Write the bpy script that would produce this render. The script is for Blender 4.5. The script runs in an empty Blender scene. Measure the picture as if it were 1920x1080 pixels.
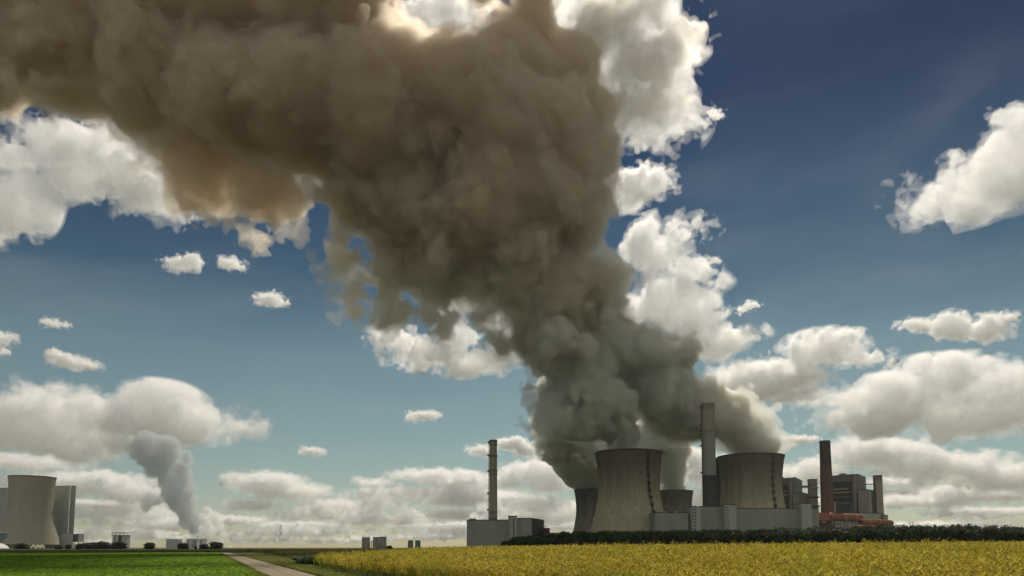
import bpy, math, time
import numpy as np
from mathutils import Vector, Matrix
R = math.radians
T0 = time.time()
sc = bpy.context.scene
C = sc.collection

# ------------------------------------------------------------------ camera
F = 1371.0; CX = 960.0; HORIZON = 1027.0; PITCH = 5.2; EYE = 1.75
ROW = HORIZON - F*math.tan(R(PITCH))            # row of the optical axis
cam = bpy.data.objects.new('camera', bpy.data.cameras.new('camera')); C.objects.link(cam); sc.camera = cam
cam.location = (0, 0, EYE); cam.rotation_euler = (R(90+PITCH), 0, 0)
cam.data.sensor_width = 36; cam.data.lens = 36*F/1920; cam.data.shift_y = (ROW-540)/1920
cam.data.clip_start = 0.5; cam.data.clip_end = 90000

# ------------------------------------------------------------------ light, sky, exposure
SUN_AZ, SUN_EL = 14.0, 46.0
SUN_DIR = Vector((math.sin(R(SUN_AZ))*math.cos(R(SUN_EL)), math.cos(R(SUN_AZ))*math.cos(R(SUN_EL)), math.sin(R(SUN_EL))))
BACK_SKY_FILL = 5.2
SKY_TINT = [(0.0, (.49, .50, .46)), (.123, (.45, .50, .43)), (.25, (.35, .43, .37)), (.337, (.115, .22, .25)), (.44, (.065, .14, .20)), (.53, (.012, .052, .13)), (.8, (.01, .035, .08))]
w = bpy.data.worlds.new('World'); sc.world = w; w.use_nodes = True
nt = w.node_tree; bg = nt.nodes['Background']
sky = nt.nodes.new('ShaderNodeTexSky'); sky.sky_type = 'NISHITA'; sky.sun_disc = False
sky.sun_elevation = R(SUN_EL); sky.sun_rotation = R(SUN_AZ)
sky.dust_density = 0.4; sky.ozone_density = 1.0; sky.air_density = 1.0; sky.altitude = 100
def wn(kind, **kw):
    x = nt.nodes.new(kind)
    for k_, v_ in kw.items(): setattr(x, k_, v_)
    return x
def wramp(fac, stops):
    x = wn('ShaderNodeValToRGB'); e = x.color_ramp.elements; x.color_ramp.interpolation = 'EASE' if len(stops) == 2 else 'LINEAR'
    while len(e) < len(stops): e.new(.5)
    for el, (p_, c_) in zip(e, stops): el.position = p_; el.color = (*c_, 1) if isinstance(c_, tuple) else (c_, c_, c_, 1)
    nt.links.new(fac, x.inputs[0]); return x.outputs[0]
def wmix(fac, a, b, mode='MIX'):
    x = wn('ShaderNodeMix', data_type='RGBA', blend_type=mode); x.clamp_result = False
    for i_, q_ in ((0, fac), (6, a), (7, b)):
        if isinstance(q_, (float, int)): x.inputs[i_].default_value = q_
        elif isinstance(q_, tuple): x.inputs[i_].default_value = (*q_, 1)
        else: nt.links.new(q_, x.inputs[i_])
    return x.outputs[2]
tcw = wn('ShaderNodeTexCoord'); sxw = wn('ShaderNodeSeparateXYZ'); nt.links.new(tcw.outputs['Generated'], sxw.inputs[0])
# deep polarised blue high up, clear greenish air near the horizon
tint = wramp(sxw.outputs[2], SKY_TINT)
skyc = wmix(1.0, sky.outputs[0], tint, 'MULTIPLY')
# faint high veil
vm = wn('ShaderNodeMapping'); vm.inputs['Scale'].default_value = (1, 1, 3.2); nt.links.new(tcw.outputs['Generated'], vm.inputs[0])
vn = wn('ShaderNodeTexNoise'); vn.inputs['Scale'].default_value = 2.6; vn.inputs['Detail'].default_value = 7; vn.inputs['Roughness'].default_value = .55; vn.inputs['Distortion'].default_value = .4
nt.links.new(vm.outputs[0], vn.inputs['Vector'])
veil = wramp(vn.outputs['Fac'], [(.46, 0.), (.8, .13)])
skyc = wmix(veil, skyc, (5.2, 5.2, 4.8))
# bright cloudy sky added behind the camera to fill the shaded fronts
cn = wn('ShaderNodeTexNoise'); cn.inputs['Scale'].default_value = 3.0; cn.inputs['Detail'].default_value = 6; nt.links.new(vm.outputs[0], cn.inputs['Vector'])
lit = wmix(wramp(cn.outputs['Fac'], [(.30, 0.), (.5, 1.)]), (4., 5., 7.), (BACK_SKY_FILL, BACK_SKY_FILL*.95, BACK_SKY_FILL*.86))
bk = wn('ShaderNodeMath', operation='MULTIPLY_ADD'); bk.inputs[1].default_value = -1.0; bk.inputs[2].default_value = .0; nt.links.new(sxw.outputs[1], bk.inputs[0])
skyc = wmix(wramp(bk.outputs[0], [(.0, 0.), (.35, 1.)]), skyc, lit)
nt.links.new(skyc, bg.inputs[0]); bg.inputs[1].default_value = 0.1
sun = bpy.data.objects.new('sun', bpy.data.lights.new('sun', 'SUN')); C.objects.link(sun)
sun.data.energy = 3.6; sun.data.angle = R(0.5); sun.data.color = (1, .91, .77)
sun.rotation_euler = SUN_DIR.to_track_quat('Z', 'Y').to_euler()
sc.view_settings.view_transform = 'Standard'; sc.view_settings.look = 'None'
sc.view_settings.exposure = 0.0; sc.view_settings.gamma = 1.0
cy = sc.cycles
cy.max_bounces = 20; cy.volume_bounces = 12; cy.transparent_max_bounces = 96; cy.diffuse_bounces = 3
cy.use_denoising = True; cy.denoiser = 'OPENIMAGEDENOISE'; cy.denoising_prefilter = 'FAST'; cy.use_adaptive_sampling = True; cy.adaptive_threshold = 0.03

# ------------------------------------------------------------------ helpers
_ct, _st = math.cos(R(PITCH)), math.sin(R(PITCH))
def P(px, py, d):
    """point of the photograph at forward distance d"""
    u = (px-CX)/F; v = (ROW-py)/F
    k = d/(_ct - v*_st)
    return (u*k, d, (_st+v*_ct)*k + EYE)
def X(px, d, py=1000): return P(px, py, d)[0]
def Z(py, d): return P(CX, py, d)[2]
def SC(d): return d/F                            # metres per photo pixel at distance d

def tag(o, label=None, cat=None, group=None, kind=None):
    if label: o['label'] = label
    if cat: o['category'] = cat
    if group: o['group'] = group
    if kind: o['kind'] = kind
    return o
def thing(name, label, cat, loc=(0, 0, 0), group=None, rz=0):
    o = bpy.data.objects.new(name, None); C.objects.link(o); o.location = loc; o.rotation_euler = (0, 0, rz)
    o.empty_display_size = 1
    return tag(o, label, cat, group)
def link(name, me, mats, parent=None, loc=None):
    o = bpy.data.objects.new(name, me); C.objects.link(o)
    for m in (mats if isinstance(mats, (list, tuple)) else [mats]): me.materials.append(m)
    if parent:
        o.parent = parent
        if loc is None: o.matrix_parent_inverse = Matrix.LocRotScale(parent.location, parent.rotation_euler, None).inverted()
        else: o.location = loc
    elif loc is not None: o.location = loc
    return o
def mesh_np(name, v, q, smooth=False):
    me = bpy.data.meshes.new(name); k = q.shape[1]
    me.vertices.add(len(v)); me.vertices.foreach_set('co', np.ascontiguousarray(v, dtype=np.float32).ravel())
    me.loops.add(q.size); me.loops.foreach_set('vertex_index', np.ascontiguousarray(q, dtype=np.int32).ravel())
    me.polygons.add(len(q)); me.polygons.foreach_set('loop_start', np.arange(0, q.size, k, dtype=np.int32))
    me.update(calc_edges=True)
    if smooth: me.shade_smooth()
    return me

class MB:
    """collects simple solids and links them as ONE mesh"""
    def __init__(s): s.v = []; s.f = []; s.sm = []
    def add(s, v, f, smooth=False):
        o = len(s.v); s.v += [tuple(p) for p in v]; s.f += [tuple(i+o for i in q) for q in f]; s.sm += [smooth]*len(f); return s
    def box(s, x0, x1, y0, y1, z0, z1):
        return s.prism([(x0, y0), (x1, y0), (x1, y1), (x0, y1)], z0, z1)
    def prism(s, pts, z0, z1):
        a = sum(pts[i][0]*pts[(i+1) % len(pts)][1]-pts[(i+1) % len(pts)][0]*pts[i][1] for i in range(len(pts)))
        if a < 0: pts = pts[::-1]
        n = len(pts); zt = z1 if isinstance(z1, (list, tuple)) else [z1]*n
        if a < 0 and isinstance(z1, (list, tuple)): zt = zt[::-1]
        v = [(p[0], p[1], z0) for p in pts]+[(p[0], p[1], z) for p, z in zip(pts, zt)]
        f = [tuple(range(n))[::-1], tuple(range(n, 2*n))]+[(i, (i+1) % n, n+(i+1) % n, n+i) for i in range(n)]
        return s.add(v, f)
    def rod(s, a, b, r, n=6, r2=None):
        a = Vector(a); b = Vector(b); d = (b-a); q = d.to_track_quat('Z', 'Y'); r2 = r if r2 is None else r2
        v = [a+q@Vector((r*math.cos(2*math.pi*i/n), r*math.sin(2*math.pi*i/n), 0)) for i in range(n)]
        v += [b+q@Vector((r2*math.cos(2*math.pi*i/n), r2*math.sin(2*math.pi*i/n), 0)) for i in range(n)]
        f = [tuple(range(n))[::-1], tuple(range(n, 2*n))]+[(i, (i+1) % n, n+(i+1) % n, n+i) for i in range(n)]
        return s.add(v, f, n > 8)
    def lathe(s, cx, cy_, prof, n=48, closed=False, rib=0.0):
        v = []; f = []; m = len(prof)
        for (r, z) in prof:
            for i in range(n):
                rr = r+(rib if i % 3 == 0 else 0)
                a = 2*math.pi*i/n; v.append((cx+rr*math.cos(a), cy_+rr*math.sin(a), z))
        for j in range(m-1):
            for i in range(n):
                f.append((j*n+i, j*n+(i+1) % n, (j+1)*n+(i+1) % n, (j+1)*n+i))
        if closed: f.append(tuple(range(n))[::-1]); f.append(tuple((m-1)*n+i for i in range(n)))
        return s.add(v, f, rib == 0)
    def build(s, name, mat, parent=None):
        me = bpy.data.meshes.new(name); me.from_pydata(s.v, [], s.f); me.update()
        me.polygons.foreach_set('use_smooth', s.sm)
        return link(name, me, mat, parent)

# ------------------------------------------------------------------ materials
class NB:
    def __init__(s, name):
        s.m = bpy.data.materials.new(name); s.m.use_nodes = True; s.t = s.m.node_tree; s.b = s.t.nodes['Principled BSDF']
        s.out = s.t.nodes['Material Output']; s.pos = None
    def n(s, kind, **kw):
        x = s.t.nodes.new(kind)
        for k, v in kw.items(): setattr(x, k, v)
        return x
    def l(s, a, b): s.t.links.new(a, b)
    def coord(s, scale=(1, 1, 1), kind='Object'):
        tc = s.n('ShaderNodeTexCoord'); mp = s.n('ShaderNodeMapping'); mp.inputs['Scale'].default_value = scale
        s.l(tc.outputs[kind], mp.inputs[0]); return mp.outputs[0]
    def noise(s, scale, detail=4, co=None, rough=.6):
        x = s.n('ShaderNodeTexNoise'); x.inputs['Scale'].default_value = scale; x.inputs['Detail'].default_value = detail
        x.inputs['Roughness'].default_value = rough
        if co is not None: s.l(co, x.inputs['Vector'])
        return x.outputs['Fac']
    def ramp(s, fac, stops):
        x = s.n('ShaderNodeValToRGB'); e = x.color_ramp.elements
        while len(e) < len(stops): e.new(.5)
        for el, (p, c) in zip(e, stops):
            el.position = p; el.color = (c, c, c, 1) if not isinstance(c, tuple) else (*c, 1)
        s.l(fac, x.inputs[0]); return x.outputs[0]
    def mul(s, a, b, fac=1.0, mode='MULTIPLY'):
        x = s.n('ShaderNodeMix', data_type='RGBA', blend_type=mode)
        if isinstance(fac, float): x.inputs[0].default_value = fac
        else: s.l(fac, x.inputs[0])
        for i, q in ((6, a), (7, b)):
            if isinstance(q, tuple): x.inputs[i].default_value = (*q, 1)
            else: s.l(q, x.inputs[i])
        return x.outputs[2]
    def math(s, op, a, b=0.0):
        x = s.n('ShaderNodeMath', operation=op)
        for i, q in ((0, a), (1, b)):
            if isinstance(q, (int, float)): x.inputs[i].default_value = q
            else: s.l(q, x.inputs[i])
        return x.outputs[0]
    def sep(s, co):
        x = s.n('ShaderNodeSeparateXYZ'); s.l(co, x.inputs[0]); return x.outputs
    def bump(s, h, dist, strength=.6):
        x = s.n('ShaderNodeBump'); x.inputs['Distance'].default_value = dist; x.inputs['Strength'].default_value = strength
        s.l(h, x.inputs['Height']); s.l(x.outputs[0], s.b.inputs['Normal'])
    def col(s, c):
        if isinstance(c, tuple): s.b.inputs['Base Color'].default_value = (*c, 1)
        else: s.l(c, s.b.inputs['Base Color'])
        return s
    def fin(s, rough=.85, spec=.2):
        s.b.inputs['Roughness'].default_value = rough; s.b.inputs['Specular IOR Level'].default_value = spec; return s.m

def plain(name, c, var=.25, scale=.4, rough=.8, spec=.2):
    k = NB(name); co = k.coord()
    k.col(k.mul(c, k.ramp(k.noise(scale, 5, co), [(.3, 1-var), (.7, 1.0)]))); return k.fin(rough, spec)

def concrete_tower(name, base, dark, top_dark, streak=.45, seedoff=0., lines=True, blotch=None):
    """weathered shell concrete: vertical runs of dirt, rings of the formwork, darker mouth"""
    k = NB(name); tc = k.coord()
    st = k.coord((1, 1, .035)); big = k.coord((1, 1, .25))
    s1 = k.ramp(k.noise(.45, 6, st, .7), [(.42, 0.0), (.60, 1.0)])
    s2 = k.ramp(k.noise(.06, 4, big), [(.35, 0.0), (.7, 1.0)])
    z = k.sep(tc)[2]
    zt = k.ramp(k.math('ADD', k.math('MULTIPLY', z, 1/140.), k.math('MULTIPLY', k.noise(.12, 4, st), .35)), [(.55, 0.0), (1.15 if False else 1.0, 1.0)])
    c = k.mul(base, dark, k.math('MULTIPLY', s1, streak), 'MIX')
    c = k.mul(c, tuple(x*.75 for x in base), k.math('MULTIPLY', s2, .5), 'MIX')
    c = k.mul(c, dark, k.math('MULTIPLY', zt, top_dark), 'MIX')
    if lines:
        zf = k.math('FRACT', k.math('MULTIPLY', z, 1/8.5)); ring = k.ramp(zf, [(0.0, .82), (.08, 1.0)])
        c = k.mul(c, ring)
    if blotch:
        x = k.n('ShaderNodeVectorMath', operation='DISTANCE'); x.inputs[1].default_value = blotch[:3]; k.l(tc, x.inputs[0])
        dd = k.math('ADD', k.math('DIVIDE', x.outputs['Value'], blotch[3]), k.math('MULTIPLY', k.noise(.12, 4, tc), .8))
        c = k.mul(c, tuple(x*.35 for x in dark), k.ramp(dd, [(.75, .75), (1.45, 0.0)]), 'MIX')
    k.col(c); k.bump(k.noise(.8, 5, st), .3, .4); return k.fin(.9, .1)

def cladding(name, c, pitch=6.0, vert=0.0, stain=.25, rough=.6):
    """sheet-metal wall panels: joints every `pitch` metres up, optional vertical joints"""
    k = NB(name); co = k.coord(); x = k.sep(co)
    col = k.mul(c, k.ramp(k.noise(.05, 5, k.coord((1, 1, .3))), [(.3, 1-stain), (.7, 1.0)]))
    zf = k.math('FRACT', k.math('MULTIPLY', x[2], 1/pitch)); col = k.mul(col, k.ramp(zf, [(0.0, .75), (.06, 1.0), (.5, .97), (.55, 1.0)]))
    if vert:
        hf = k.math('FRACT', k.math('MULTIPLY', k.math('ADD', x[0], x[1]), 1/vert)); col = k.mul(col, k.ramp(hf, [(0.0, .8), (.05, 1.0)]))
    col = k.mul(col, k.ramp(k.noise(.4, 4, k.coord((1, 1, .05))), [(.35, .88), (.65, 1.0)]))
    k.col(col); return k.fin(rough, .3)

M = {}
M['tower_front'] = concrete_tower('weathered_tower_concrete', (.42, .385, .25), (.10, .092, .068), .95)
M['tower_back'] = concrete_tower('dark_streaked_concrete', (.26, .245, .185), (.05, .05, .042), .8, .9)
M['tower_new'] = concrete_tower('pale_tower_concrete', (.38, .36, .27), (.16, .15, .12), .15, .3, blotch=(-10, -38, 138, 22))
M['rim'] = plain('rim_concrete', (.09, .09, .075), .3)
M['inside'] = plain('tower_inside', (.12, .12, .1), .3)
M['steel_dark'] = plain('dark_steel', (.04, .04, .038), .3, rough=.6)
M['steel_grey'] = plain('grey_steel', (.16, .17, .17), .3, rough=.5)
M['clad_grey'] = cladding('grey_cladding', (.27, .285, .235), 8, 0)
M['clad_pale'] = cladding('pale_cladding', (.36, .37, .31), 9, 0, .15)
M['clad_green'] = cladding('grey_green_cladding', (.46, .50, .43), 22, 0, .15)
M['clad_greend'] = cladding('darker_grey_green_cladding', (.36, .40, .345), 22, 0, .15)
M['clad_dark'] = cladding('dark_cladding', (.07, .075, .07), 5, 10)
M['clad_tan'] = cladding('tan_cladding', (.33, .29, .22), 12, 18)
M['clad_tan2'] = cladding('brownish_cladding', (.25, .22, .17), 12, 9)
M['clad_mid'] = cladding('mid_grey_cladding', (.16, .16, .14), 7, 6)
M['chimney_grey'] = concrete_tower('chimney_concrete', (.34, .31, .23), (.14, .12, .09), .3, .5, lines=True)
M['chimney_pale'] = concrete_tower('pale_chimney_paint', (.25, .26, .22), (.14, .14, .12), .2, .3, lines=False)
M['chimney_soot'] = concrete_tower('sooty_concrete', (.085, .082, .07), (.025, .025, .022), .6, .6)
M['chimney_brown'] = concrete_tower('brown_brick', (.16, .088, .063), (.05, .032, .027), .4, .6, lines=True)
M['chimney_browntop'] = concrete_tower('dark_brown_brick', (.085, .056, .046), (.035, .025, .022), .5, .6)
M['window'] = plain('dark_glass', (.02, .022, .022), .2, rough=.25, spec=.5)
M['catwalk'] = plain('yellowish_catwalk', (.45, .40, .24), .4, 1.2)  # pale yellow carries the light on these beams
M['roof_line'] = plain('roof_edge', (.05, .052, .048), .2)
M['red'] = cladding('red_sheet_metal', (.34, .115, .06), 1.4, 2.0, .3)
M['red_pale'] = plain('faded_red_band', (.55, .33, .26), .2)
M['red_dark'] = plain('dark_red_sheet', (.10, .03, .024), .3)
M['silo'] = cladding('silo_sheet', (.27, .265, .21), 2.2, 3.2, .3)
M['white_sheet'] = plain('white_sheet', (.7, .7, .68), .1)
M['blue_sheet'] = plain('bluish_sheet', (.16, .22, .24), .2)

# ------------------------------------------------------------------ buildings
def corner_print(a, da, b, db, c, dc):
    """footprint from photo columns: far left corner a, nearest corner b, far right corner c"""
    A = (X(a, da), da); B = (X(b, db), db); D = (X(c, dc), dc)
    return [A, B, D, (A[0]+D[0]-B[0], A[1]+D[1]-B[1])]
def on_face(mb, A, B, u0, u1, z0, z1, out=.4, inset=.3):
    """a slab lying on the wall that runs from A to B (camera side), u in 0..1"""
    ax, ay = A; bx, by = B; L = math.hypot(bx-ax, by-ay); tx, ty = (bx-ax)/L, (by-ay)/L
    nx, ny = ty, -tx
    if ny > 0: nx, ny = -nx, -ny
    p = lambda u, o: (ax+tx*u*L+nx*o, ay+ty*u*L+ny*o)
    mb.prism([p(u0, -inset), p(u1, -inset), p(u1, out), p(u0, out)], z0, z1)

def cooling_tower(label, px, d, rim_px, py_top, prof, mat, base_z=0, ladder=None, ribs=150, group='cooling towers with steam'):
    """prof: (height fraction, radius as fraction of the rim radius)"""
    cx = X(px, d, py_top); r = rim_px/2*SC(d); H = Z(py_top, d)
    t = thing('cooling_tower', label, 'cooling tower', (cx, d, 0), group)
    fr = [p[0] for p in prof]; rr = [p[1] for p in prof]
    hs = np.linspace(0.055, 1, 30)
    def rad(h):
        k = max(i for i in range(len(fr)) if fr[i] <= h+1e-9); k = min(k, len(fr)-2)
        a = (h-fr[k])/(fr[k+1]-fr[k]); 
        p0 = rr[max(k-1, 0)]; p1 = rr[k]; p2 = rr[k+1]; p3 = rr[min(k+2, len(rr)-1)]
        return r*(p1+.5*a*((p2-p0)+a*((2*p0-5*p1+4*p2-p3)+a*(3*p1-p0-3*p2+p3))))
    mb = MB(); mb.lathe(cx, d, [(rad(h), h*H) for h in hs], ribs*3, rib=.35)
    o = mb.build('shell', mat, t)
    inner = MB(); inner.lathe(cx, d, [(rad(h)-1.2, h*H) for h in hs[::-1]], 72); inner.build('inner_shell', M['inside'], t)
    rm = MB(); rm.lathe(cx, d, [(rad(1)-1.25, H-.6), (rad(1)-1.25, H+.9), (rad(1)+1.3, H+.9), (rad(1)+1.3, H-.9), (rad(1)+.2, H-1.0)], 96); rm.build('rim', M['rim'], t)
    cs = MB(); n = 44
    for i in range(n):
        a0 = 2*math.pi*i/n
        for s in (-1, 1):
            a1 = a0+s*math.pi/n
            cs.rod((cx+(rad(.055)+2)*math.cos(a0), d+(rad(.055)+2)*math.sin(a0), 0), (cx+rad(.055)*math.cos(a1), d+rad(.055)*math.sin(a1), .057*H), .6)
    cs.build('support_columns', M['rim'], t)
    if ladder:
        az0, az1 = ladder       # angle of the ladder at the rim and at the foot
        lb = MB(); pf = MB()
        N = 60
        for i in range(N):
            h0 = .1+.88*i/N; h1 = .1+.88*(i+1)/N
            q = []
            for h in (h0, h1):
                a = R(az1+(az0-az1)*h); q.append((a, rad(h)+.9, h*H))
            for da in (-.013, .013):
                lb.rod((cx+q[0][1]*math.cos(q[0][0]+da), d+q[0][1]*math.sin(q[0][0]+da), q[0][2]), (cx+q[1][1]*math.cos(q[1][0]+da), d+q[1][1]*math.sin(q[1][0]+da), q[1][2]), .38, 4)
            lb.rod((cx+q[0][1]*math.cos(q[0][0]-.013), d+q[0][1]*math.sin(q[0][0]-.013), q[0][2]), (cx+q[0][1]*math.cos(q[0][0]+.013), d+q[0][1]*math.sin(q[0][0]+.013), q[0][2]), .3, 4)
            if i % 5 == 3:
                a, rr_, z = q[0]; u = Vector((-math.sin(a), math.cos(a), 0)); nrm = Vector((math.cos(a), math.sin(a), 0))
                c0 = Vector((cx, d, z))+nrm*(rr_-.8)
                pts = [c0-u*2.1, c0+u*2.1, c0+u*2.1+nrm*2.4, c0-u*2.1+nrm*2.4]
                pf = MB(); pf.prism([(p.x, p.y) for p in pts], z-.4, z+3.4); pf.build('rest_platform', M['steel_dark'], t)
        lb.build('ladder', M['steel_dark'], t)
    return t, cx, H, rad

OLD = [(0, 1.36), (.12, 1.245), (.25, 1.115), (.38, 1.02), (.55, .935), (.7, .915), (.85, .94), (1, 1.0)]
NEWP = [(0, 1.40), (.12, 1.27), (.25, 1.14), (.38, 1.04), (.55, .965), (.7, .945), (.86, .955), (1, 1.0)]
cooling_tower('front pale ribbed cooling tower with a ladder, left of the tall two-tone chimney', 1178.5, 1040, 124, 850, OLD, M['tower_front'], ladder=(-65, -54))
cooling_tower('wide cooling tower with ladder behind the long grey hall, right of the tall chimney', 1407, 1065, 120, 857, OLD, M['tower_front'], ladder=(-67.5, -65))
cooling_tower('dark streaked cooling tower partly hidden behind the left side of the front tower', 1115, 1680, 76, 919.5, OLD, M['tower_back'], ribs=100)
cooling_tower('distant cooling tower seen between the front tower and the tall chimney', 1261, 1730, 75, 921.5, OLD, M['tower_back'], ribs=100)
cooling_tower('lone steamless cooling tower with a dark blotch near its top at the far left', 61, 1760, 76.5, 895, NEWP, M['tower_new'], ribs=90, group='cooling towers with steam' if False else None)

def chimney(label, px, pxb, d, w_top, w_bot, py_top, segs, rings=(), platforms=(), slits=None, name='chimney', lips=True):
    """segs: (z fraction from, to, material)"""
    cx = X(pxb, d, 960); H = Z(py_top, d); r1 = w_top/2*SC(d); r0 = w_bot/2*SC(d)
    t = thing(name, label, 'chimney', (cx, d, 0))
    rr = lambda f: r0+(r1-r0)*f
    for i, (f0, f1, mat) in enumerate(segs):
        mb = MB(); top = i == len(segs)-1
        n = 10; pr = [(rr(f0+(f1-f0)*j/n), H*(f0+(f1-f0)*j/n)) for j in range(n+1)]
        if top: pr += [(r1-.8, H), (r1-.8, H-4)]
        mb.lathe(cx, d, pr, 48)
        if top: mb.add([(cx+(r1-.8)*math.cos(2*math.pi*k/24), d+(r1-.8)*math.sin(2*math.pi*k/24), H-3.5) for k in range(24)], [tuple(range(24))])
        mb.build('shaft', mat, t)
    if rings:
        for f, hgt in rings:
            mb = MB(); mb.lathe(cx, d, [(rr(f)-.3, H*f), (rr(f)+.75, H*f), (rr(f)+.75, H*f+hgt*.8), (rr(f)-.3, H*f+hgt*.8)], 48)
            mb.build('gallery', M['steel_dark'], t)
    if platforms:
        mb = MB()
        for f in platforms:
            mb.box(cx-rr(f)-2.6, cx-rr(f)+1.2, d-1.5, d+1.5, H*f, H*f+2.2)
        mb.rod((cx-rr(0)-.7, d-.5, H*.05), (cx-rr(1)-.7, d-.5, H*.98), .35, 4)
        mb.build('ladder', M['steel_dark'], t)
    if slits:
        f0, f1, cnt, rows = slits
        for j in range(rows):
            mb = MB()
            f = f0+(f1-f0)*j/max(rows-1, 1)
            for i in range(cnt):
                a = math.pi+math.pi*(i+.5)/cnt; q = rr(f)+.05
                ux, uy = -math.sin(a), math.cos(a); c0 = (cx+q*math.cos(a), d+q*math.sin(a))
                mb.prism([(c0[0]-ux*.35, c0[1]-uy*.35), (c0[0]+ux*.35, c0[1]+uy*.35), (c0[0]+ux*.35-.5*math.cos(a), c0[1]+uy*.35-.5*math.sin(a)), (c0[0]-ux*.35-.5*math.cos(a), c0[1]-uy*.35-.5*math.sin(a))], H*f-2, H*f+2)
            mb.build('vent_slits', M['window'], t)
    return t

chimney('slender banded concrete chimney rising from the grey block left of the towers', 923.5, 924.6, 925, 14, 16.5, 825, [(0, .3, M['chimney_grey']), (.3, 1, M['chimney_grey'])],
        rings=((.985, 1.2), (.955, .8), (.845, 1.4), (.715, 1.0), (.68, .7)), platforms=(.97, .85, .7, .5, .35), slits=(.28, .33, 9, 2))
chimney('tallest chimney, pale above and sooty dark below, between the two big cooling towers', 1326.7, 1331.8, 1010, 24, 26.5, 756.5, [(0, .5, M['chimney_soot']), (.5, .8, M['chimney_pale']), (.8, 1, M['chimney_grey'])],
        rings=((.985, 1.0), (.8, .6)), platforms=(.965, .845, .8, .70, .515), slits=(.965, .965, 11, 1))
chimney('dark narrow chimney pressed between the tall chimney and the right cooling tower', 1346, 1347.5, 1150, 13, 14, 859, [(0, 1, M['chimney_soot'])], rings=((.97, .8),))
chimney('short brown brick chimney beside the red conveyor tubes', 1546.4, 1551.6, 1090, 19, 25.5, 826.8, [(0, .78, M['chimney_brown']), (.78, 1, M['chimney_browntop'])],
        rings=((.60, .8), (.985, .8)), platforms=())
chimney('reddish chimney top poking out above the steam of the distant tower', 1277, 1278, 2000, 9, 10, 864.5, [(0, 1, M['chimney_browntop'])], rings=((.95, 2.0),))

def shell(t, pts, z0, z1, mat, name='wall', parapet=True):
    mb = MB(); mb.prism(pts, z0, z1); o = mb.build(name, mat, t)
    if parapet:
        rm = MB(); n = len(pts); zt = z1 if isinstance(z1, (list, tuple)) else [z1]*n
        cxm = sum(p[0] for p in pts)/n; cym = sum(p[1] for p in pts)/n
        g = [(cxm+(p[0]-cxm)*1.004+(.25 if p[0] > cxm else -.25), cym+(p[1]-cym)*1.004+(.25 if p[1] > cym else -.25)) for p in pts]
        rm.prism(g, min(zt)-.2 if min(zt) == max(zt) else min(zt)-.2, [z+.7 for z in zt] if isinstance(z1, (list, tuple)) else z1+.7)
        rm.build('roof_edge', M['roof_line'], t)
    return o
def windows(t, A, B, cols, rows, w, h, name='window', mat=None, out=.12):
    for u in cols:
        for z in rows:
            mb = MB(); on_face(mb, A, B, u-w/2, u+w/2, z, z+h, out, .3); mb.build(name, mat or M['window'], t)

# left-centre power block with the slender chimney
t = thing('power_block', 'low grey clad block with a narrow stair tower and a slender chimney behind it', 'building', (X(935, 900), 900, 0))
p = corner_print(875, 900, 997, 893, 1019.5, 960)
shell(t, [p[0], (X(953, 896), 896), (X(953, 896)+5, 940), (p[0][0]+5, 940)], 0, Z(975.5, 900), M['clad_grey'])
q = [(X(965, 896), 895.5), p[1], p[2], (X(965, 896)+5, 955)]
shell(t, q[:1]+[q[1]]+[q[2]]+[q[3]], 0, Z(972.5, 900), M['clad_grey'])
mb = MB(); on_face(mb, p[1], p[2], 0.0, 1.0, 0, Z(973.2, 900), .6, .3); mb.build('side_wall', M['clad_dark'], t)  # dark slab: the side's shade is put into the cladding colour
A, B = (X(953, 893), 892.0), (X(969.5, 893), 891.5)
shell(t, [A, B, (B[0], 930), (A[0], 930)], 0, Z(968, 893), M['clad_pale'], 'stair_tower')
windows(t, A, B, (.14,), [4+3.1*i for i in range(12)], .12, 1.9)
mb = MB(); on_face(mb, A, B, .58, .68, 1, Z(972, 893), .5, .3); mb.build('downpipe', M['steel_dark'], t)
mb = MB(); z0 = Z(975.5, 900)
mb.box(X(880, 910), X(892, 910), 905, 915, z0, z0+2.2); mb.rod((X(884, 910), 910, z0), (X(884, 910), 910, z0+3.6), .3)
mb.rod((X(889, 910), 910, z0), (X(889, 910), 910, z0+3.6), .3); mb.build('roof_plant', M['steel_grey'], t)
t = thing('annex', 'small dark red annex at the right end of the grey block', 'building', (X(1025, 930), 930, 0))
shell(t, [(X(1019.8, 930), 928), (X(1031, 930), 932), (X(1031, 930), 950), (X(1019.8, 930), 950)], 0, Z(991, 930), M['red_dark'])
mb = MB(); z0 = Z(991, 930); mb.rod((X(1021, 930), 929, z0), (X(1021, 930), 929, z0+3.5), .25); mb.rod((X(1024.5, 930), 929, z0), (X(1024.5, 930), 929, z0+3.5), .25)
mb.rod((X(1020, 930), 929, z0+3.2), (X(1026, 930), 929, z0+3.2), .25); mb.build('railing', M['steel_dark'], t)

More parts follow.
